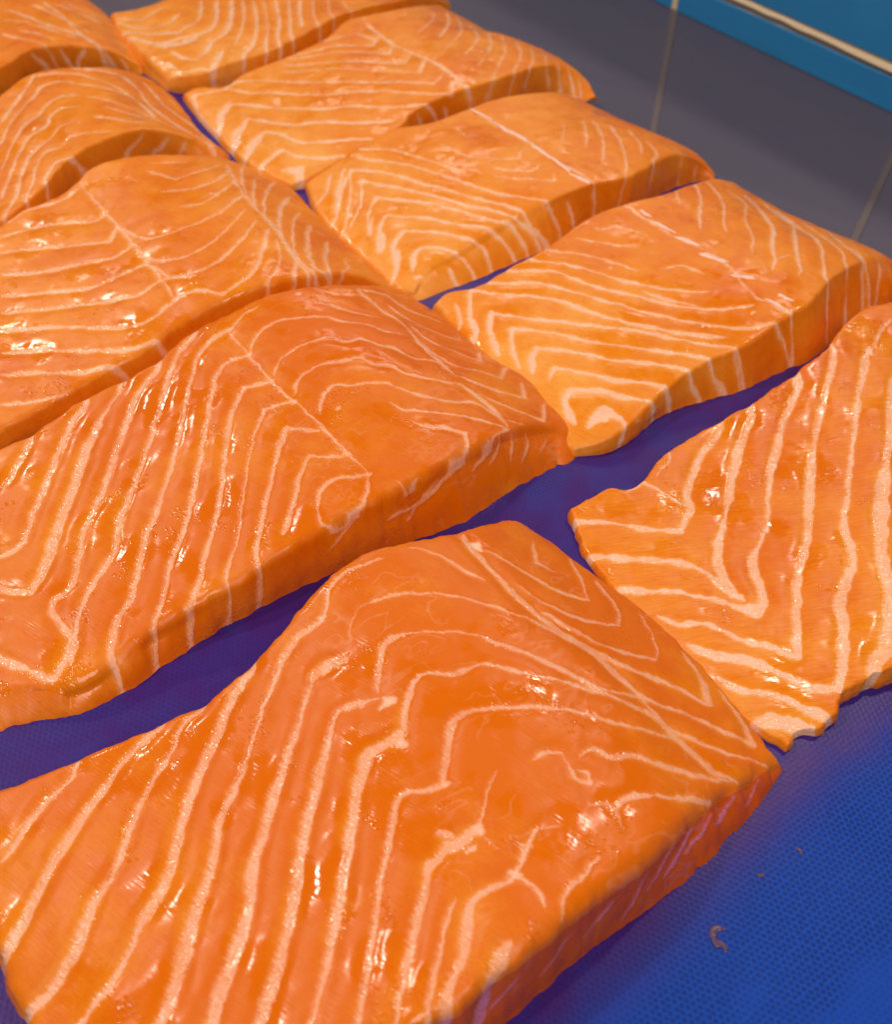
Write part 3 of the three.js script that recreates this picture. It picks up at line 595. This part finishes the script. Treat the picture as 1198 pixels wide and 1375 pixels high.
// ---- flesh: orange muscle with pale lines of fat between the flakes, painted in the fillet's own plan
const FLESH = { deep: [0.75, 0.15, 0.001], mid: [0.85, 0.255, 0.01], pale: [0.93, 0.4, 0.08], dull: [0.92, 0.36, 0.2], fat: [0.94, 0.5, 0.3], white: [0.96, 0.6, 0.42] };
function fleshMaps(d, shape, look) {
  const [x0, z0, bw, bh] = shape.box, res = d.res, w = Math.min(2048, Math.round(bw / res)), h = Math.min(2048, Math.round(bh / res)), rand = rnd(d.seed * 977 + 5);
  const cv = document.createElement('canvas'); cv.width = w; cv.height = h; const g = cv.getContext('2d');
  g.fillStyle = '#000'; g.fillRect(0, 0, w, h);
  const X = (x) => (x - x0) / bw * w, Z = (z) => (z - z0) / bh * h, rim = shape.rim;
  const outward = (x, z) => { let best = 1e9, r = null; for (const q of rim) { const e = (q[0] - x) ** 2 + (q[1] - z) ** 2; if (e < best) { best = e; r = q; } } return [Math.sqrt(best), r[2], r[3], (x - r[0]) * r[2] + (z - r[1]) * r[3]]; };
  for (const st of d.stripes) {
    const pts = []; for (let i = 0; i < st.p.length; i += 2) pts.push([st.p[i], st.p[i + 1]]);
    const open = [1, 1];
    for (const end of [0, 1]) {             // a line of fat that reaches the rim goes on down the cut
      const p = end ? pts[pts.length - 1] : pts[0], q = end ? pts[pts.length - 2] : pts[1], [dist, nx, nz, side] = outward(p[0], p[1]);
      if ((dist > 5.5 && side < 1) || (look.fineStays && st.w < 1.6)) continue;
      const l = Math.hypot(p[0] - q[0], p[1] - q[1]) || 1, dx = (p[0] - q[0]) / l, dz = (p[1] - q[1]) / l;
      if (dx * nx + dz * nz < 0.15) continue;
      open[end] = 0;
      const e = [p[0] + (nx * 0.75 + dx * 0.45) * 14, p[1] + (nz * 0.75 + dz * 0.45) * 14], e2 = [p[0] + (nx * 0.8 + dx * 0.4) * 32, p[1] + (nz * 0.8 + dz * 0.4) * 32];
      if (end) pts.push(e, e2); else pts.unshift(e2, e);
    }
    const pieces = [[pts[0]]];               // sharp turns of a zigzag stay sharp
    for (let i = 1; i < pts.length; i++) {
      pieces[pieces.length - 1].push(pts[i]);
      if (i < pts.length - 1) { const ax = pts[i][0] - pts[i - 1][0], az = pts[i][1] - pts[i - 1][1], bx = pts[i + 1][0] - pts[i][0], bz = pts[i + 1][1] - pts[i][1]; if ((ax * bx + az * bz) / (Math.hypot(ax, az) * Math.hypot(bx, bz) || 1) < 0.45) pieces.push([pts[i]]); }
    }
    const v = Math.round(255 * clamp(0.8 + 0.12 * rand() - (st.w < 1.25 ? 0.1 : 0) - (st.p.length < 8 && st.w < 1.3 ? 0.12 : 0))), sd = Math.floor(rand() * 1000);
    g.fillStyle = `rgb(${v},0,0)`;
    pieces.forEach((pc, pi) => {
      const c = new THREE.CatmullRomCurve3(pc.map((p) => new THREE.Vector3(p[0], 0, p[1])), false, 'centripetal'); c.arcLengthDivisions = 200;
      const len = c.getLength(), n = Math.ceil(len / 0.4), left = [], right = [], o0 = open[0] && pi === 0, o1 = open[1] && pi === pieces.length - 1;
      for (let i = 0; i <= n; i++) {
        const p = c.getPointAt(i / n), t = c.getTangentAt(i / n), a = i / n * len, q = p.x * 0.8 + p.z * 0.6;
        const taper = Math.min(o0 ? 0.3 + a / 8 : 1, o1 ? 0.3 + (len - a) / 8 : 1, 1);
        const wd = 0.5 * (st.w + (st.w < 1.6 ? 0.45 : 0.15)) * look.lines * taper * (1 + 0.55 * sn(q / 6, pi, sd) + 0.25 * sn(q / 1.6, 8 + pi, sd));
        const ox = 0.28 * sn(p.x / 3.2, p.z / 3.2, sd), oz = 0.28 * sn(p.x / 3.2 + 50, p.z / 3.2, sd);
        left.push([X(p.x + ox - t.z * wd), Z(p.z + oz + t.x * wd)]); right.push([X(p.x + ox + t.z * wd), Z(p.z + oz - t.x * wd)]);
        if (pi && i === 0 || pi < pieces.length - 1 && i === n) { g.beginPath(); g.arc(X(p.x + ox), Z(p.z + oz), Math.abs(wd) * w / bw * 1.15, 0, 7); g.fill(); }
      }
      g.beginPath(); left.forEach((p, i) => (i ? g.lineTo(p[0], p[1]) : g.moveTo(p[0], p[1]))); right.reverse().forEach((p) => g.lineTo(p[0], p[1])); g.closePath(); g.fill();
    });
  }
  g.globalCompositeOperation = 'lighter';
  for (const [r, x, z] of triples(d.blobs.flat())) {  // thicker knots of fat where the lines meet
    g.fillStyle = 'rgb(170,150,0)'; g.beginPath(); const sd = Math.floor(rand() * 999);
    for (let k = 0; k <= 40; k++) { const a = k / 40 * 2 * Math.PI, q = r * (0.75 + 0.75 * sn(Math.cos(a) * 1.7 + 9, Math.sin(a) * 1.7, sd)); g[k ? 'lineTo' : 'moveTo'](X(x + q * Math.cos(a)), Z(z + q * 0.8 * Math.sin(a))); }
    g.fill();
  }
  const img = g.getImageData(0, 0, w, h).data, px = w / bw, m = new Float32Array(w * h), k = new Float32Array(w * h);
  for (let i = 0; i < w * h; i++) { m[i] = img[i * 4] / 255; k[i] = img[i * 4 + 1] / 255; }
  const m0 = blur(m, w, h, 0.28 * px), m1 = blur(m, w, h, 0.9 * px), m2 = blur(m, w, h, 2.6 * px), k0 = blur(k, w, h, 0.9 * px);
  const pick = (a, x, y) => { x = clamp(x, 0, w - 1.01); y = clamp(y, 0, h - 1.01); const ix = x | 0, iy = y | 0, fx = x - ix, fy = y - iy, o = iy * w + ix; return (a[o] * (1 - fx) + a[o + 1] * fx) * (1 - fy) + (a[o + w] * (1 - fx) + a[o + w + 1] * fx) * fy; };
  const col = new Uint8Array(w * h * 4), rel = new Uint8Array(w * h * 4), ca = Math.cos(look.fibre), sa = Math.sin(look.fibre), S = d.seed * 31;
  for (let y = 0; y < h; y++) for (let x = 0; x < w; x++) {
    const mx = x0 + (x + 0.5) / w * bw, mz = z0 + (y + 0.5) / h * bh, o = y * w + x;
    const u = mx * ca + mz * sa, v = -mx * sa + mz * ca, fib = sn(u / 5, v / 0.42, S + 8) * 0.6 + sn(u / 2.2, v / 0.24, S + 9) * 0.4;
    const wob = sn(mx / 5, mz / 5, S + 1), wx = x + px * (0.5 * wob + 0.26 * sn(mx / 1.3, mz / 1.3, S + 2) + 0.45 * fib * ca), wy = y + px * (0.5 * sn(mx / 5, mz / 5, S + 3) + 0.26 * sn(mx / 1.3, mz / 1.3, S + 4) + 0.45 * fib * sa);
    const l = pick(m0, wx, wy), soft = pick(m1, wx, wy), wide = m2[o], kn = pick(k0, wx, wy);
    const big = fbm(mx / 34, mz / 34, S + 5), med = fbm(mx / 9, mz / 9, S + 6), fine = sn(mx / 0.55, mz / 0.55, S + 7);
    const paleEnd = smooth(look.belly[1], look.belly[0], mx + big * 12);
    const side = pick(m2, x + look.glow[0] * px, y + look.glow[1] * px), t = clamp(0.19 + look.shift + 0.36 * big + 0.2 * med + 0.16 * look.grain * fib + 0.06 * fine + 0.3 * soft + 0.75 * Math.max(0, side - 0.12) + paleEnd * look.paleness);
    const webAt = look.web * smooth(look.webFrom, look.webFrom + 30, mx + 20 * big), ridge = 1 - Math.abs(fbm(mx / 13 + 0.2 * wob, mz / 8, S + 25)) * 9, web = webAt > 0 ? webAt * smooth(0.1, 0.9, ridge) * smooth(-0.1, 0.35, sn(mx / 15, mz / 15, S + 27)) : 0;
    const halo = pick(m1, wx + look.glow[0] * 0.35 * px, wy + look.glow[1] * 0.35 * px), core = smooth(0.03, 0.78, l + 0.16 * fine * l + 0.12 * fib * l);
    const fatT = clamp(Math.max(Math.max(core, web) * (0.8 + 0.3 * med + 0.24 * fib), 0.5 * smooth(0.05, 0.8, halo) * (1 + 0.5 * fib))) * look.fat, tint = clamp(0.5 + 0.7 * sn(mx / 4, mz / 4, S + 17) + 0.3 * fine), knT = smooth(0.15, 0.6, kn);
    const patch = smooth(0.2, 0.55, pick(m1, wx + look.glow[0] * 0.3 * px, wy + look.glow[1] * 0.3 * px) + 0.75 * fbm(mx / 11, mz / 11, S + 11) - 0.05);
    const wetOrTint = smooth(0.0, 0.42, fbm(mx / 15, mz / 15, S + 18) + 0.45 * soft + 0.02);
    let drop = 0;                            // beads and threads of moisture
    if (patch > 0.02) {
      const gx = u / 1.3, gy = v / 0.8, cx = Math.floor(gx), cy = Math.floor(gy);
      for (let dy = -1; dy <= 1; dy++) for (let dx = -1; dx <= 1; dx++) {
        const X1 = cx + dx, Y1 = cy + dy, r0 = hash2(X1, Y1, S + 20); if (r0 > patch * 0.85) continue;
        const ex = (gx - X1 - hash2(X1, Y1, S + 21)) * 1.3, ey = (gy - Y1 - hash2(X1, Y1, S + 22)) * 0.8, rr = 0.36 + 0.6 * hash2(X1, Y1, S + 23) ** 2, q = 1 - (ex * ex * 0.45 + ey * ey * 1.5) / (rr * rr);
        if (q > 0) drop = Math.max(drop, q * rr * 0.08);
      }
    }
    for (let c = 0; c < 3; c++) {
      let q = t < 0.5 ? mix(FLESH.deep[c], FLESH.mid[c], t * 2) : mix(FLESH.mid[c], FLESH.pale[c], t * 2 - 1);
      q = mix(q, mix(mix(FLESH.dull[c], FLESH.fat[c], look.cream), FLESH.white[c], tint * 0.5 * (0.3 + 0.7 * look.cream)), fatT); q = mix(q, FLESH.white[c], knT * 0.6); q = mix(q, FLESH.white[c], paleEnd * fatT * 0.6);
      col[o * 4 + c] = toS(q);
    }
    col[o * 4 + 3] = 255;
    const hgt = 0.5 - 0.16 * (wide - 0.2) * look.relief + 0.13 * soft * look.relief + 0.03 * med + 0.012 * fib + drop ;
    rel[o * 4] = Math.round(255 * clamp(hgt)); rel[o * 4 + 1] = Math.round(255 * clamp(look.gloss + 0.06 * fatT + 0.08 * med - Math.max(0.33 * smooth(0, 0.008, drop), 0.28 * wetOrTint))); rel[o * 4 + 2] = 0; rel[o * 4 + 3] = 255;
  }
  return { color: dataTex(col, w, h, true), relief: dataTex(rel, w, h, false), swell: (u, v) => 0.22 - pick(m2, u * w, v * h) };
}
const fillets = [];
const fleckMat = new THREE.MeshPhysicalMaterial({ color: new THREE.Color(0.95, 0.6, 0.47), roughness: 0.4 });
const sevens = (a) => { const r = []; for (let i = 0; i < a.length; i += 7) r.push(a.slice(i, i + 7)); return r; };
function makeFillet(key, label, look, grp) {
  const d = SHAPES[key]; d.stripes ??= []; const shape = filletShape(d, d.step), [x0, z0, bw, bh] = shape.box;
  look = { lines: 1.05, fibre: 1.2, belly: [-120, -60], paleness: 0.3, shift: 0, fat: 1, relief: 1, gloss: 0.42, grain: 0.8, cream: 1, web: 0.08, webFrom: 0, glow: [1.6, 0.6], ...look };
  const maps = fleshMaps(d, shape, look);
  const m = new THREE.MeshPhysicalMaterial({ map: maps.color, roughnessMap: maps.relief, roughness: 1, bumpMap: maps.relief, bumpScale: 0.0022, ior: 1.4, specularIntensity: 0.92 });
  const src = shape.g, pos = src.attributes.position, uv = new Float32Array(shape.uv.length);
  for (let i = 0; i < uv.length; i += 2) { uv[i] = (shape.uv[i] - x0) / bw; uv[i + 1] = (shape.uv[i + 1] - z0) / bh; }
  const nor = src.attributes.normal;       // the flakes swell a little between the lines of fat
  for (let i = 0; i < pos.count; i++) { const s = maps.swell(uv[i * 2], uv[i * 2 + 1]) * 1.5 * look.relief; pos.setXYZ(i, pos.getX(i) + nor.getX(i) * s, pos.getY(i) > 0 ? Math.max(0.3, pos.getY(i) + nor.getY(i) * s) : pos.getY(i), pos.getZ(i) + nor.getZ(i) * s); }
  src.computeVertexNormals();
  for (let i = 0; i < pos.array.length; i++) pos.array[i] *= 0.001;
  src.setAttribute('uv', new THREE.BufferAttribute(uv, 2));
  const t = group('salmon_fillet', d.at[0] / 1000, 0, d.at[1] / 1000, d.at[2]);
  tag(t, label, 'salmon fillet', grp);
  const part = (name, index, mat = m) => {           // a part keeps only the points it uses; normals stay those of the whole fillet
    const map = new Map(), ids = [], p = [], n = [], q = [];
    for (const i of index) { if (!map.has(i)) { map.set(i, map.size); for (let c = 0; c < 3; c++) { p.push(pos.array[i * 3 + c]); n.push(src.attributes.normal.array[i * 3 + c]); } q.push(uv[i * 2], uv[i * 2 + 1]); } ids.push(map.get(i)); }
    const g = new THREE.BufferGeometry(); g.setAttribute('position', new THREE.BufferAttribute(new Float32Array(p), 3)); g.setAttribute('normal', new THREE.BufferAttribute(new Float32Array(n), 3)); g.setAttribute('uv', new THREE.BufferAttribute(new Float32Array(q), 2)); g.setIndex(ids);
    return mesh(name, g, mat || m, t);
  };
  t.userData.rim = shape.rim.filter((_, i) => i % 4 === 0); fillets.push(t); t.updateMatrixWorld(true);
  part('flesh', shape.idx.flesh);
  for (const [w, ax, ay, az, bx, by, bz] of sevens(d.flecks ?? [])) {   // raised crumbs of white fat along the seam
    const l = Math.hypot(bx - ax, bz - az), g = new THREE.SphereGeometry(1, 18, 10), p = g.attributes.position, a = Math.atan2(-(bz - az), bx - ax), sd = Math.floor(Math.abs(ax * 13 + az * 7));
    for (let i = 0; i < p.count; i++) { const x = p.getX(i), y = p.getY(i), z = p.getZ(i), q = 1 + 0.35 * sn(x * 2.2 + 5, z * 1.5, sd) + 0.2 * sn(x * 6, z * 4 + y * 3, sd + 1); p.setXYZ(i, x * l * 0.56 * q, y * 0.8 * q + x * (by - ay) / 2, z * w * 0.75 * q); }
    g.rotateY(a); g.translate((ax + bx) / 2, (ay + by) / 2, (az + bz) / 2); g.scale(0.001, 0.001, 0.001); g.computeVertexNormals();
    mesh('fat_fleck', g, fleckMat, t);
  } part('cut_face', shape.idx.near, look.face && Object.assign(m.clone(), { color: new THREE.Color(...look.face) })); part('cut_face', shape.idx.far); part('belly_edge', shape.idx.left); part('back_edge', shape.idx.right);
  return t;
}

// ---- the setting: steel table, tiled wall, cutting board
const ALONG = Math.atan2(0.797, 0.604);      // direction of the rows, from the far left towards the near right
const rowDir = new THREE.Vector3(0.604, 0, 0.797), outDir = new THREE.Vector3(0.797, 0, -0.604);
function steel() {
  const w = 512, h = 512, a = new Uint8Array(w * h * 4), b = new Uint8Array(w * h * 4);
  for (let y = 0; y < h; y++) for (let x = 0; x < w; x++) {
    const o = (y * w + x) * 4, sm = fbm(x / 90, y / 60, 71), st = sn(x / 60, y / 1.3, 72), v = 0.5 + 0.1 * sm + 0.04 * st;
    for (let c = 0; c < 3; c++) a[o + c] = toS([0.1, 0.083, 0.115][c] * (0.7 + 0.6 * v)); a[o + 3] = 255;
    b[o] = 128 + 20 * st; b[o + 1] = 255 * clamp(0.42 + 0.08 * sm + 0.03 * st); b[o + 3] = 255;
  }
  return new THREE.MeshPhysicalMaterial({ map: dataTex(a, w, h, true, true), roughnessMap: dataTex(b, w, h, false, true), roughness: 1, metalness: 0 });
}
const tableMat = steel();
const PALE_LINES = [[0.1855, -0.962, 0.13, -0.68], [0.334, -0.762, 0.235, -0.558]];
scene.updateMatrixWorld(true);
const table = group('table', 0, -0.012, -0.6, 53 * D - Math.PI / 2); table.userData.kind = 'structure'; table.updateMatrixWorld(true);
mesh('table_top', new RoundedBoxGeometry(3, 0.04, 3, 3, 0.003), tableMat, table).position.y = -0.02;
const paleLineMat = new THREE.MeshStandardMaterial({ color: new THREE.Color(0.14, 0.105, 0.105), roughness: 0.55 });
for (const [x0, z0, x1, z1] of PALE_LINES) {      // thin pale strips laid across the steel
  const l = Math.hypot(x1 - x0, z1 - z0), s = mesh('seam', new RoundedBoxGeometry(l, 0.0012, 0.005, 1, 0.0004), paleLineMat, table);
  const p = table.worldToLocal(new THREE.Vector3((x0 + x1) / 2, -0.012, (z0 + z1) / 2)); s.position.set(p.x, 0.0002, p.z); s.rotation.y = Math.atan2(-(z1 - z0), x1 - x0) - table.rotation.y;
}

const wall = new THREE.Group(); wall.name = 'wall'; wall.userData.kind = 'structure'; scene.add(wall);
const WALL_AT = new THREE.Vector3(0.1855, -0.012, -0.957);      // foot of the wall at one upright joint
wall.position.copy(WALL_AT); wall.rotation.y = -ALONG;           // local x runs along the rows, local z towards the board... tiles stand on z = 0
{
  const grout = new THREE.MeshStandardMaterial({ color: new THREE.Color(0.72, 0.57, 0.38), roughness: 0.9 });
  const back = mesh('grout', new THREE.BoxGeometry(3.2, 0.28, 0.02), grout, wall); back.position.set(0.1, 0.14, -0.0065);
  const w = 256, a = new Uint8Array(w * w * 4); for (let y = 0; y < w; y++) for (let x = 0; x < w; x++) { const o = (y * w + x) * 4, n = 1 + 0.1 * fbm(x / 50, y / 50, 88); a[o] = toS(0.024 * n); a[o + 1] = toS(0.23 * n); a[o + 2] = toS(0.54 * n); a[o + 3] = 255; }
  const glaze = new THREE.MeshPhysicalMaterial({ map: dataTex(a, w, w, true, true), roughness: 0.35 });
  const bead = new THREE.TubeGeometry(new THREE.CatmullRomCurve3(Array.from({ length: 90 }, (_, i) => new THREE.Vector3(-1.5 + i / 89 * 3, 0.0285 + 0.0006 * sn(i / 3, 1, 81), 0.0035))), 600, 0.0032, 7), bp = bead.attributes.position;
  for (let i = 0; i < bp.count; i++) bp.setY(i, bp.getY(i) + 0.0012 * sn(bp.getX(i) * 60, bp.getZ(i) * 300, 82) * smooth(-0.2, 0.4, sn(bp.getX(i) * 9, 4, 83)));
  bead.computeVertexNormals(); mesh('joint_bead', bead, grout, wall);
  const T = 0.25, J = 0.007, low = 0.024, gl = new RoundedBoxGeometry(T - J, low, 0.01, 2, 0.0012), gf = new RoundedBoxGeometry(T - J, T - J, 0.01, 2, 0.0012);
  for (let i = -6; i <= 6; i++) {
    const x = (i + 0.5) * T;
    mesh('tile', gl, glaze, wall).position.set(x, low / 2, 0);
    for (let k = 0; k < 1; k++) mesh('tile', gf, glaze, wall).position.set(x, low + 0.009 + (T - J) / 2 + k * T, 0);
  }
}

// ---- lamps in the ceiling, and the added far strip
for (const [at, aim, w, h, power, colour, label] of PANELS) {
  const t = group('ceiling_lamp', ...at); tag(t, label, 'ceiling lamp'); t.lookAt(...aim);
  mesh('casing', new RoundedBoxGeometry(w * 1.08 + 0.01, h * 1.08 + 0.01, 0.05, 2, 0.008), new THREE.MeshStandardMaterial({ color: 0xdddddd, roughness: 0.5 }), t).position.z = -0.03;
  mesh('diffuser', new RoundedBoxGeometry(w, h, 0.006, 2, 0.002), new THREE.MeshStandardMaterial({ color: 0xffffff, emissive: colour, emissiveIntensity: 2 }), t);
  const l = new THREE.RectAreaLight(colour, power, w, h), dir = new THREE.Vector3(...aim).sub(t.position).normalize(); l.position.copy(t.position).addScaledVector(dir, 0.006); l.lookAt(...aim); scene.add(l);
}

// ---- scraps left on the board
function scrap(x, z, pts, r, label, turn = 0) {
  const c = new THREE.CatmullRomCurve3(triples(pts).map((p) => new THREE.Vector3(...p).multiplyScalar(0.001))), g = new THREE.TubeGeometry(c, 36, r, 9, false), p = g.attributes.position, n = g.attributes.normal;
  for (let i = 0; i < p.count; i++) { const k = Math.floor(i / 10) / 36, f = Math.sin(Math.PI * clamp(k, 0.02, 0.98)) ** 0.5 * (0.35 + 1.2 * vnoise(k * 9, (i % 10 % 9) * 0.9, 61)) - 1; p.setXYZ(i, p.getX(i) + n.getX(i) * r * f, Math.max(0.0001, (p.getY(i) + n.getY(i) * r * f) * 0.3), p.getZ(i) + n.getZ(i) * r * f); }
  g.computeVertexNormals();
  const o = mesh('salmon_scrap', g, scrapMat); o.position.set(x, 0, z); o.rotation.y = turn; tag(o, label, 'salmon scrap'); return o;
}
const scrapMat = new THREE.MeshPhysicalMaterial({ color: new THREE.Color(0.15, 0.075, 0.16), roughness: 0.35, transmission: 0.25, thickness: 0 });
scrap(0.094, -0.14, [2, 0.4, -3.6, -1, 0.5, -3.8, -2.6, 0.5, -1.6, -1.8, 0.6, 0.8, 0.4, 0.5, 1.6, 1, 0.4, 4], 0.0013, 'small curled pink scrap of salmon lying alone on the bare board at lower right');
scrap(0.126, -0.172, [-1.2, 0.3, -1, 0.2, 0.4, 0, 0.6, 0.3, 1.6], 0.0006, 'tiny crumb of salmon on bare board, the farther of two crumbs beyond the scrap');
scrap(0.111, -0.163, [-1.4, 0.3, 0.3, 0, 0.4, 0.4, 1.2, 0.3, -0.2], 0.0007, 'tiny crumb of salmon on bare board, nearest to the curled scrap');

// ---- the fillets
const G = null;
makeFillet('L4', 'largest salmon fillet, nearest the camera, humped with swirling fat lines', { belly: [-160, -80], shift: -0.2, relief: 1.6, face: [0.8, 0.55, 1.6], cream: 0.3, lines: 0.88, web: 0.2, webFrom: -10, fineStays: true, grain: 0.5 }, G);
makeFillet('L3', 'deep orange salmon fillet second from the front, a wide strip of bare board before it', { belly: [-160, -90], cream: 0.4, lines: 0.88, web: 0.16, webFrom: 0, shift: -0.16, relief: 1.5, fineStays: true, grain: 0.5 }, G);
makeFillet('L2', 'salmon fillet third from the front in the left column, with white fat knots', { belly: [-150, -80], shift: 0.1, cream: 0.7 }, G);
makeFillet('L1', 'salmon fillet with a torn flaked cut edge, fourth from the front in the left column', { belly: [-150, -80], shift: 0.15 }, G);
makeFillet('L0', 'salmon fillet in the top left corner of the group, cut off by the frame', { belly: [-150, -80], shift: 0.12 }, G);
makeFillet('R0', 'farthest salmon fillet of the right column, wavy lines and a curled lumpy belly end', { belly: [-150, 0], shift: 0.18, paleness: 0.25 }, G);
makeFillet('R1', 'pale salmon fillet second from the back in the right column, broad creamy belly end', { belly: [-150, 10], shift: 0.2, paleness: 0.35 }, G);
makeFillet('R2', 'salmon fillet with a straight pinkish white seam, third from the back of the right column', { belly: [-140, 0], shift: 0.18, paleness: 0.35 }, G);
makeFillet('R3', 'salmon fillet with a broken row of pinkish fat flecks, beside the deep orange fillet', { belly: [-140, 0], shift: 0.14, paleness: 0.35 }, G);
makeFillet('R4', 'thin salmon fillet at the right with broad white zigzag fat bands', { belly: [-160, -40], paleness: 0.12, fibre: 0.5, lines: 0.95, grain: 1.5, cream: 0.7 }, G);

// ---- the board under them
const BW = 0.66, BL = 0.92;                  // the stretch of board that one colour sheet covers
const LEFT_FAR = new THREE.Vector3(0.172, 0, -0.66).addScaledVector(rowDir, -0.335).addScaledVector(outDir, -0.012);   // the board's far right corner
function reflectTint(w, h) {                        // mask for the salmon colour reflected in the board, painted round the fillets
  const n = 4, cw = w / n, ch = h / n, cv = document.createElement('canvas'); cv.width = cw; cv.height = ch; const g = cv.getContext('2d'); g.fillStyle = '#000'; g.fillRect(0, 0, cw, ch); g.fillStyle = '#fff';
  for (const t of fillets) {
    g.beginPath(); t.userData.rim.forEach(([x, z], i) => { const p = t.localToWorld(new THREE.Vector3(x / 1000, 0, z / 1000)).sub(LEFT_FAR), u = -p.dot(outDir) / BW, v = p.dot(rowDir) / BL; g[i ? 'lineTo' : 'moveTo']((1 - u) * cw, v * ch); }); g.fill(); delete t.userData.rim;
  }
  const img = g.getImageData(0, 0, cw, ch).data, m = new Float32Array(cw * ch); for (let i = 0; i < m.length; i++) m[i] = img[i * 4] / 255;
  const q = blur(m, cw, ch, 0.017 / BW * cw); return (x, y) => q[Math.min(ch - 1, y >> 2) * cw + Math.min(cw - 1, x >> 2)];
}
function boardMaps() {
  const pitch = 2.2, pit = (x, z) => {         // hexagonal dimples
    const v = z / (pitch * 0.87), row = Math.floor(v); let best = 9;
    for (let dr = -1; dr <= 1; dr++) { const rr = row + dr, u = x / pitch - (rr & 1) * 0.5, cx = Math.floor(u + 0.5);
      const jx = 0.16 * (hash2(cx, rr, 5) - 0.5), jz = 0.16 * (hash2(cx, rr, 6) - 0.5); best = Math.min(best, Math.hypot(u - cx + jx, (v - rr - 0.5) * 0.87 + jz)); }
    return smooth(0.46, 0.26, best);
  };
  const w = 2048, h = 2048, wetOrTint = reflectTint(w, h), c = new Uint8Array(w * h * 4), r = new Uint8Array(w * h * 4);
  for (let y = 0; y < h; y++) for (let x = 0; x < w; x++) {
    const o = (y * w + x) * 4, mx = x / w * BW * 1000, mz = y / h * BL * 1000, p = pit(mx, mz), fine = hash2(x, y, 9), wear = fbm(mx / 60, mz / 60, 91), film = smooth(0.0, 0.5, fbm(mx / 38, mz / 24, 95)), j = clamp(smooth(0.04, 0.36, wetOrTint(x, y)) * (0.92 + 0.25 * fbm(mx / 14, mz / 14, 96))), scr = smooth(0.72, 0.8, sn(mx / 50 + mz / 9, mz / 90, 97)) * 0.3;
    const deep = p * clamp(0.75 + 0.5 * wear - 0.5 * film) * (1 - 0.75 * j), k0 = 1.18 - 0.72 * deep + 0.1 * wear + 0.05 * (fine - 0.5) + 0.1 * scr;  // pits darkened in the colour for the shade inside them
    for (let k = 0; k < 3; k++) c[o + k] = toS(mix([0.005, 0.05, 0.36][k], [0.045, 0.013, 0.15][k], j) * k0); c[o + 3] = 255;  // purple near the fillets is their reflection painted into the colour
    r[o] = Math.round(255 * clamp(0.7 - 0.4 * deep + 0.06 * (fine - 0.5))); r[o + 1] = Math.round(255 * clamp(0.46 + 0.1 * wear - 0.14 * j + 0.06 * (fine - 0.5))); r[o + 3] = 255;
  }
  const t = [dataTex(c, w, h, true, true), dataTex(r, w, h, false, true)]; for (const q of t) q.wrapS = q.wrapT = THREE.MirroredRepeatWrapping;
  return { c: t[0], r: t[1] };
}
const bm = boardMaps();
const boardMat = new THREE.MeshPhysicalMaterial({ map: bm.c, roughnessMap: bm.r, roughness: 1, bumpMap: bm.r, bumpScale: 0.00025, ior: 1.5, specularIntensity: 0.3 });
{
  const W = 1.5, L = 1.9, g = new RoundedBoxGeometry(W, 0.012, L, 3, 0.003), p = g.attributes.position, uv = new Float32Array(p.count * 2);
  for (let i = 0; i < p.count; i++) { uv[i * 2] = (p.getX(i) - W / 2) / BW + 1; uv[i * 2 + 1] = (p.getZ(i) + L / 2) / BL; }
  g.setAttribute('uv', new THREE.BufferAttribute(uv, 2));
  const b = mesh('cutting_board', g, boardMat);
  tag(b, 'large blue plastic cutting board with a dimpled surface under the salmon', 'cutting board');
  // its right edge runs along the back ends of the fillets, its far edge behind the last ones
  const c = LEFT_FAR.clone().addScaledVector(rowDir, L / 2).addScaledVector(outDir, -W / 2);
  b.position.set(c.x, -0.006, c.z); b.rotation.y = Math.atan2(0.604, 0.797);
}


renderer.render(scene, camera);
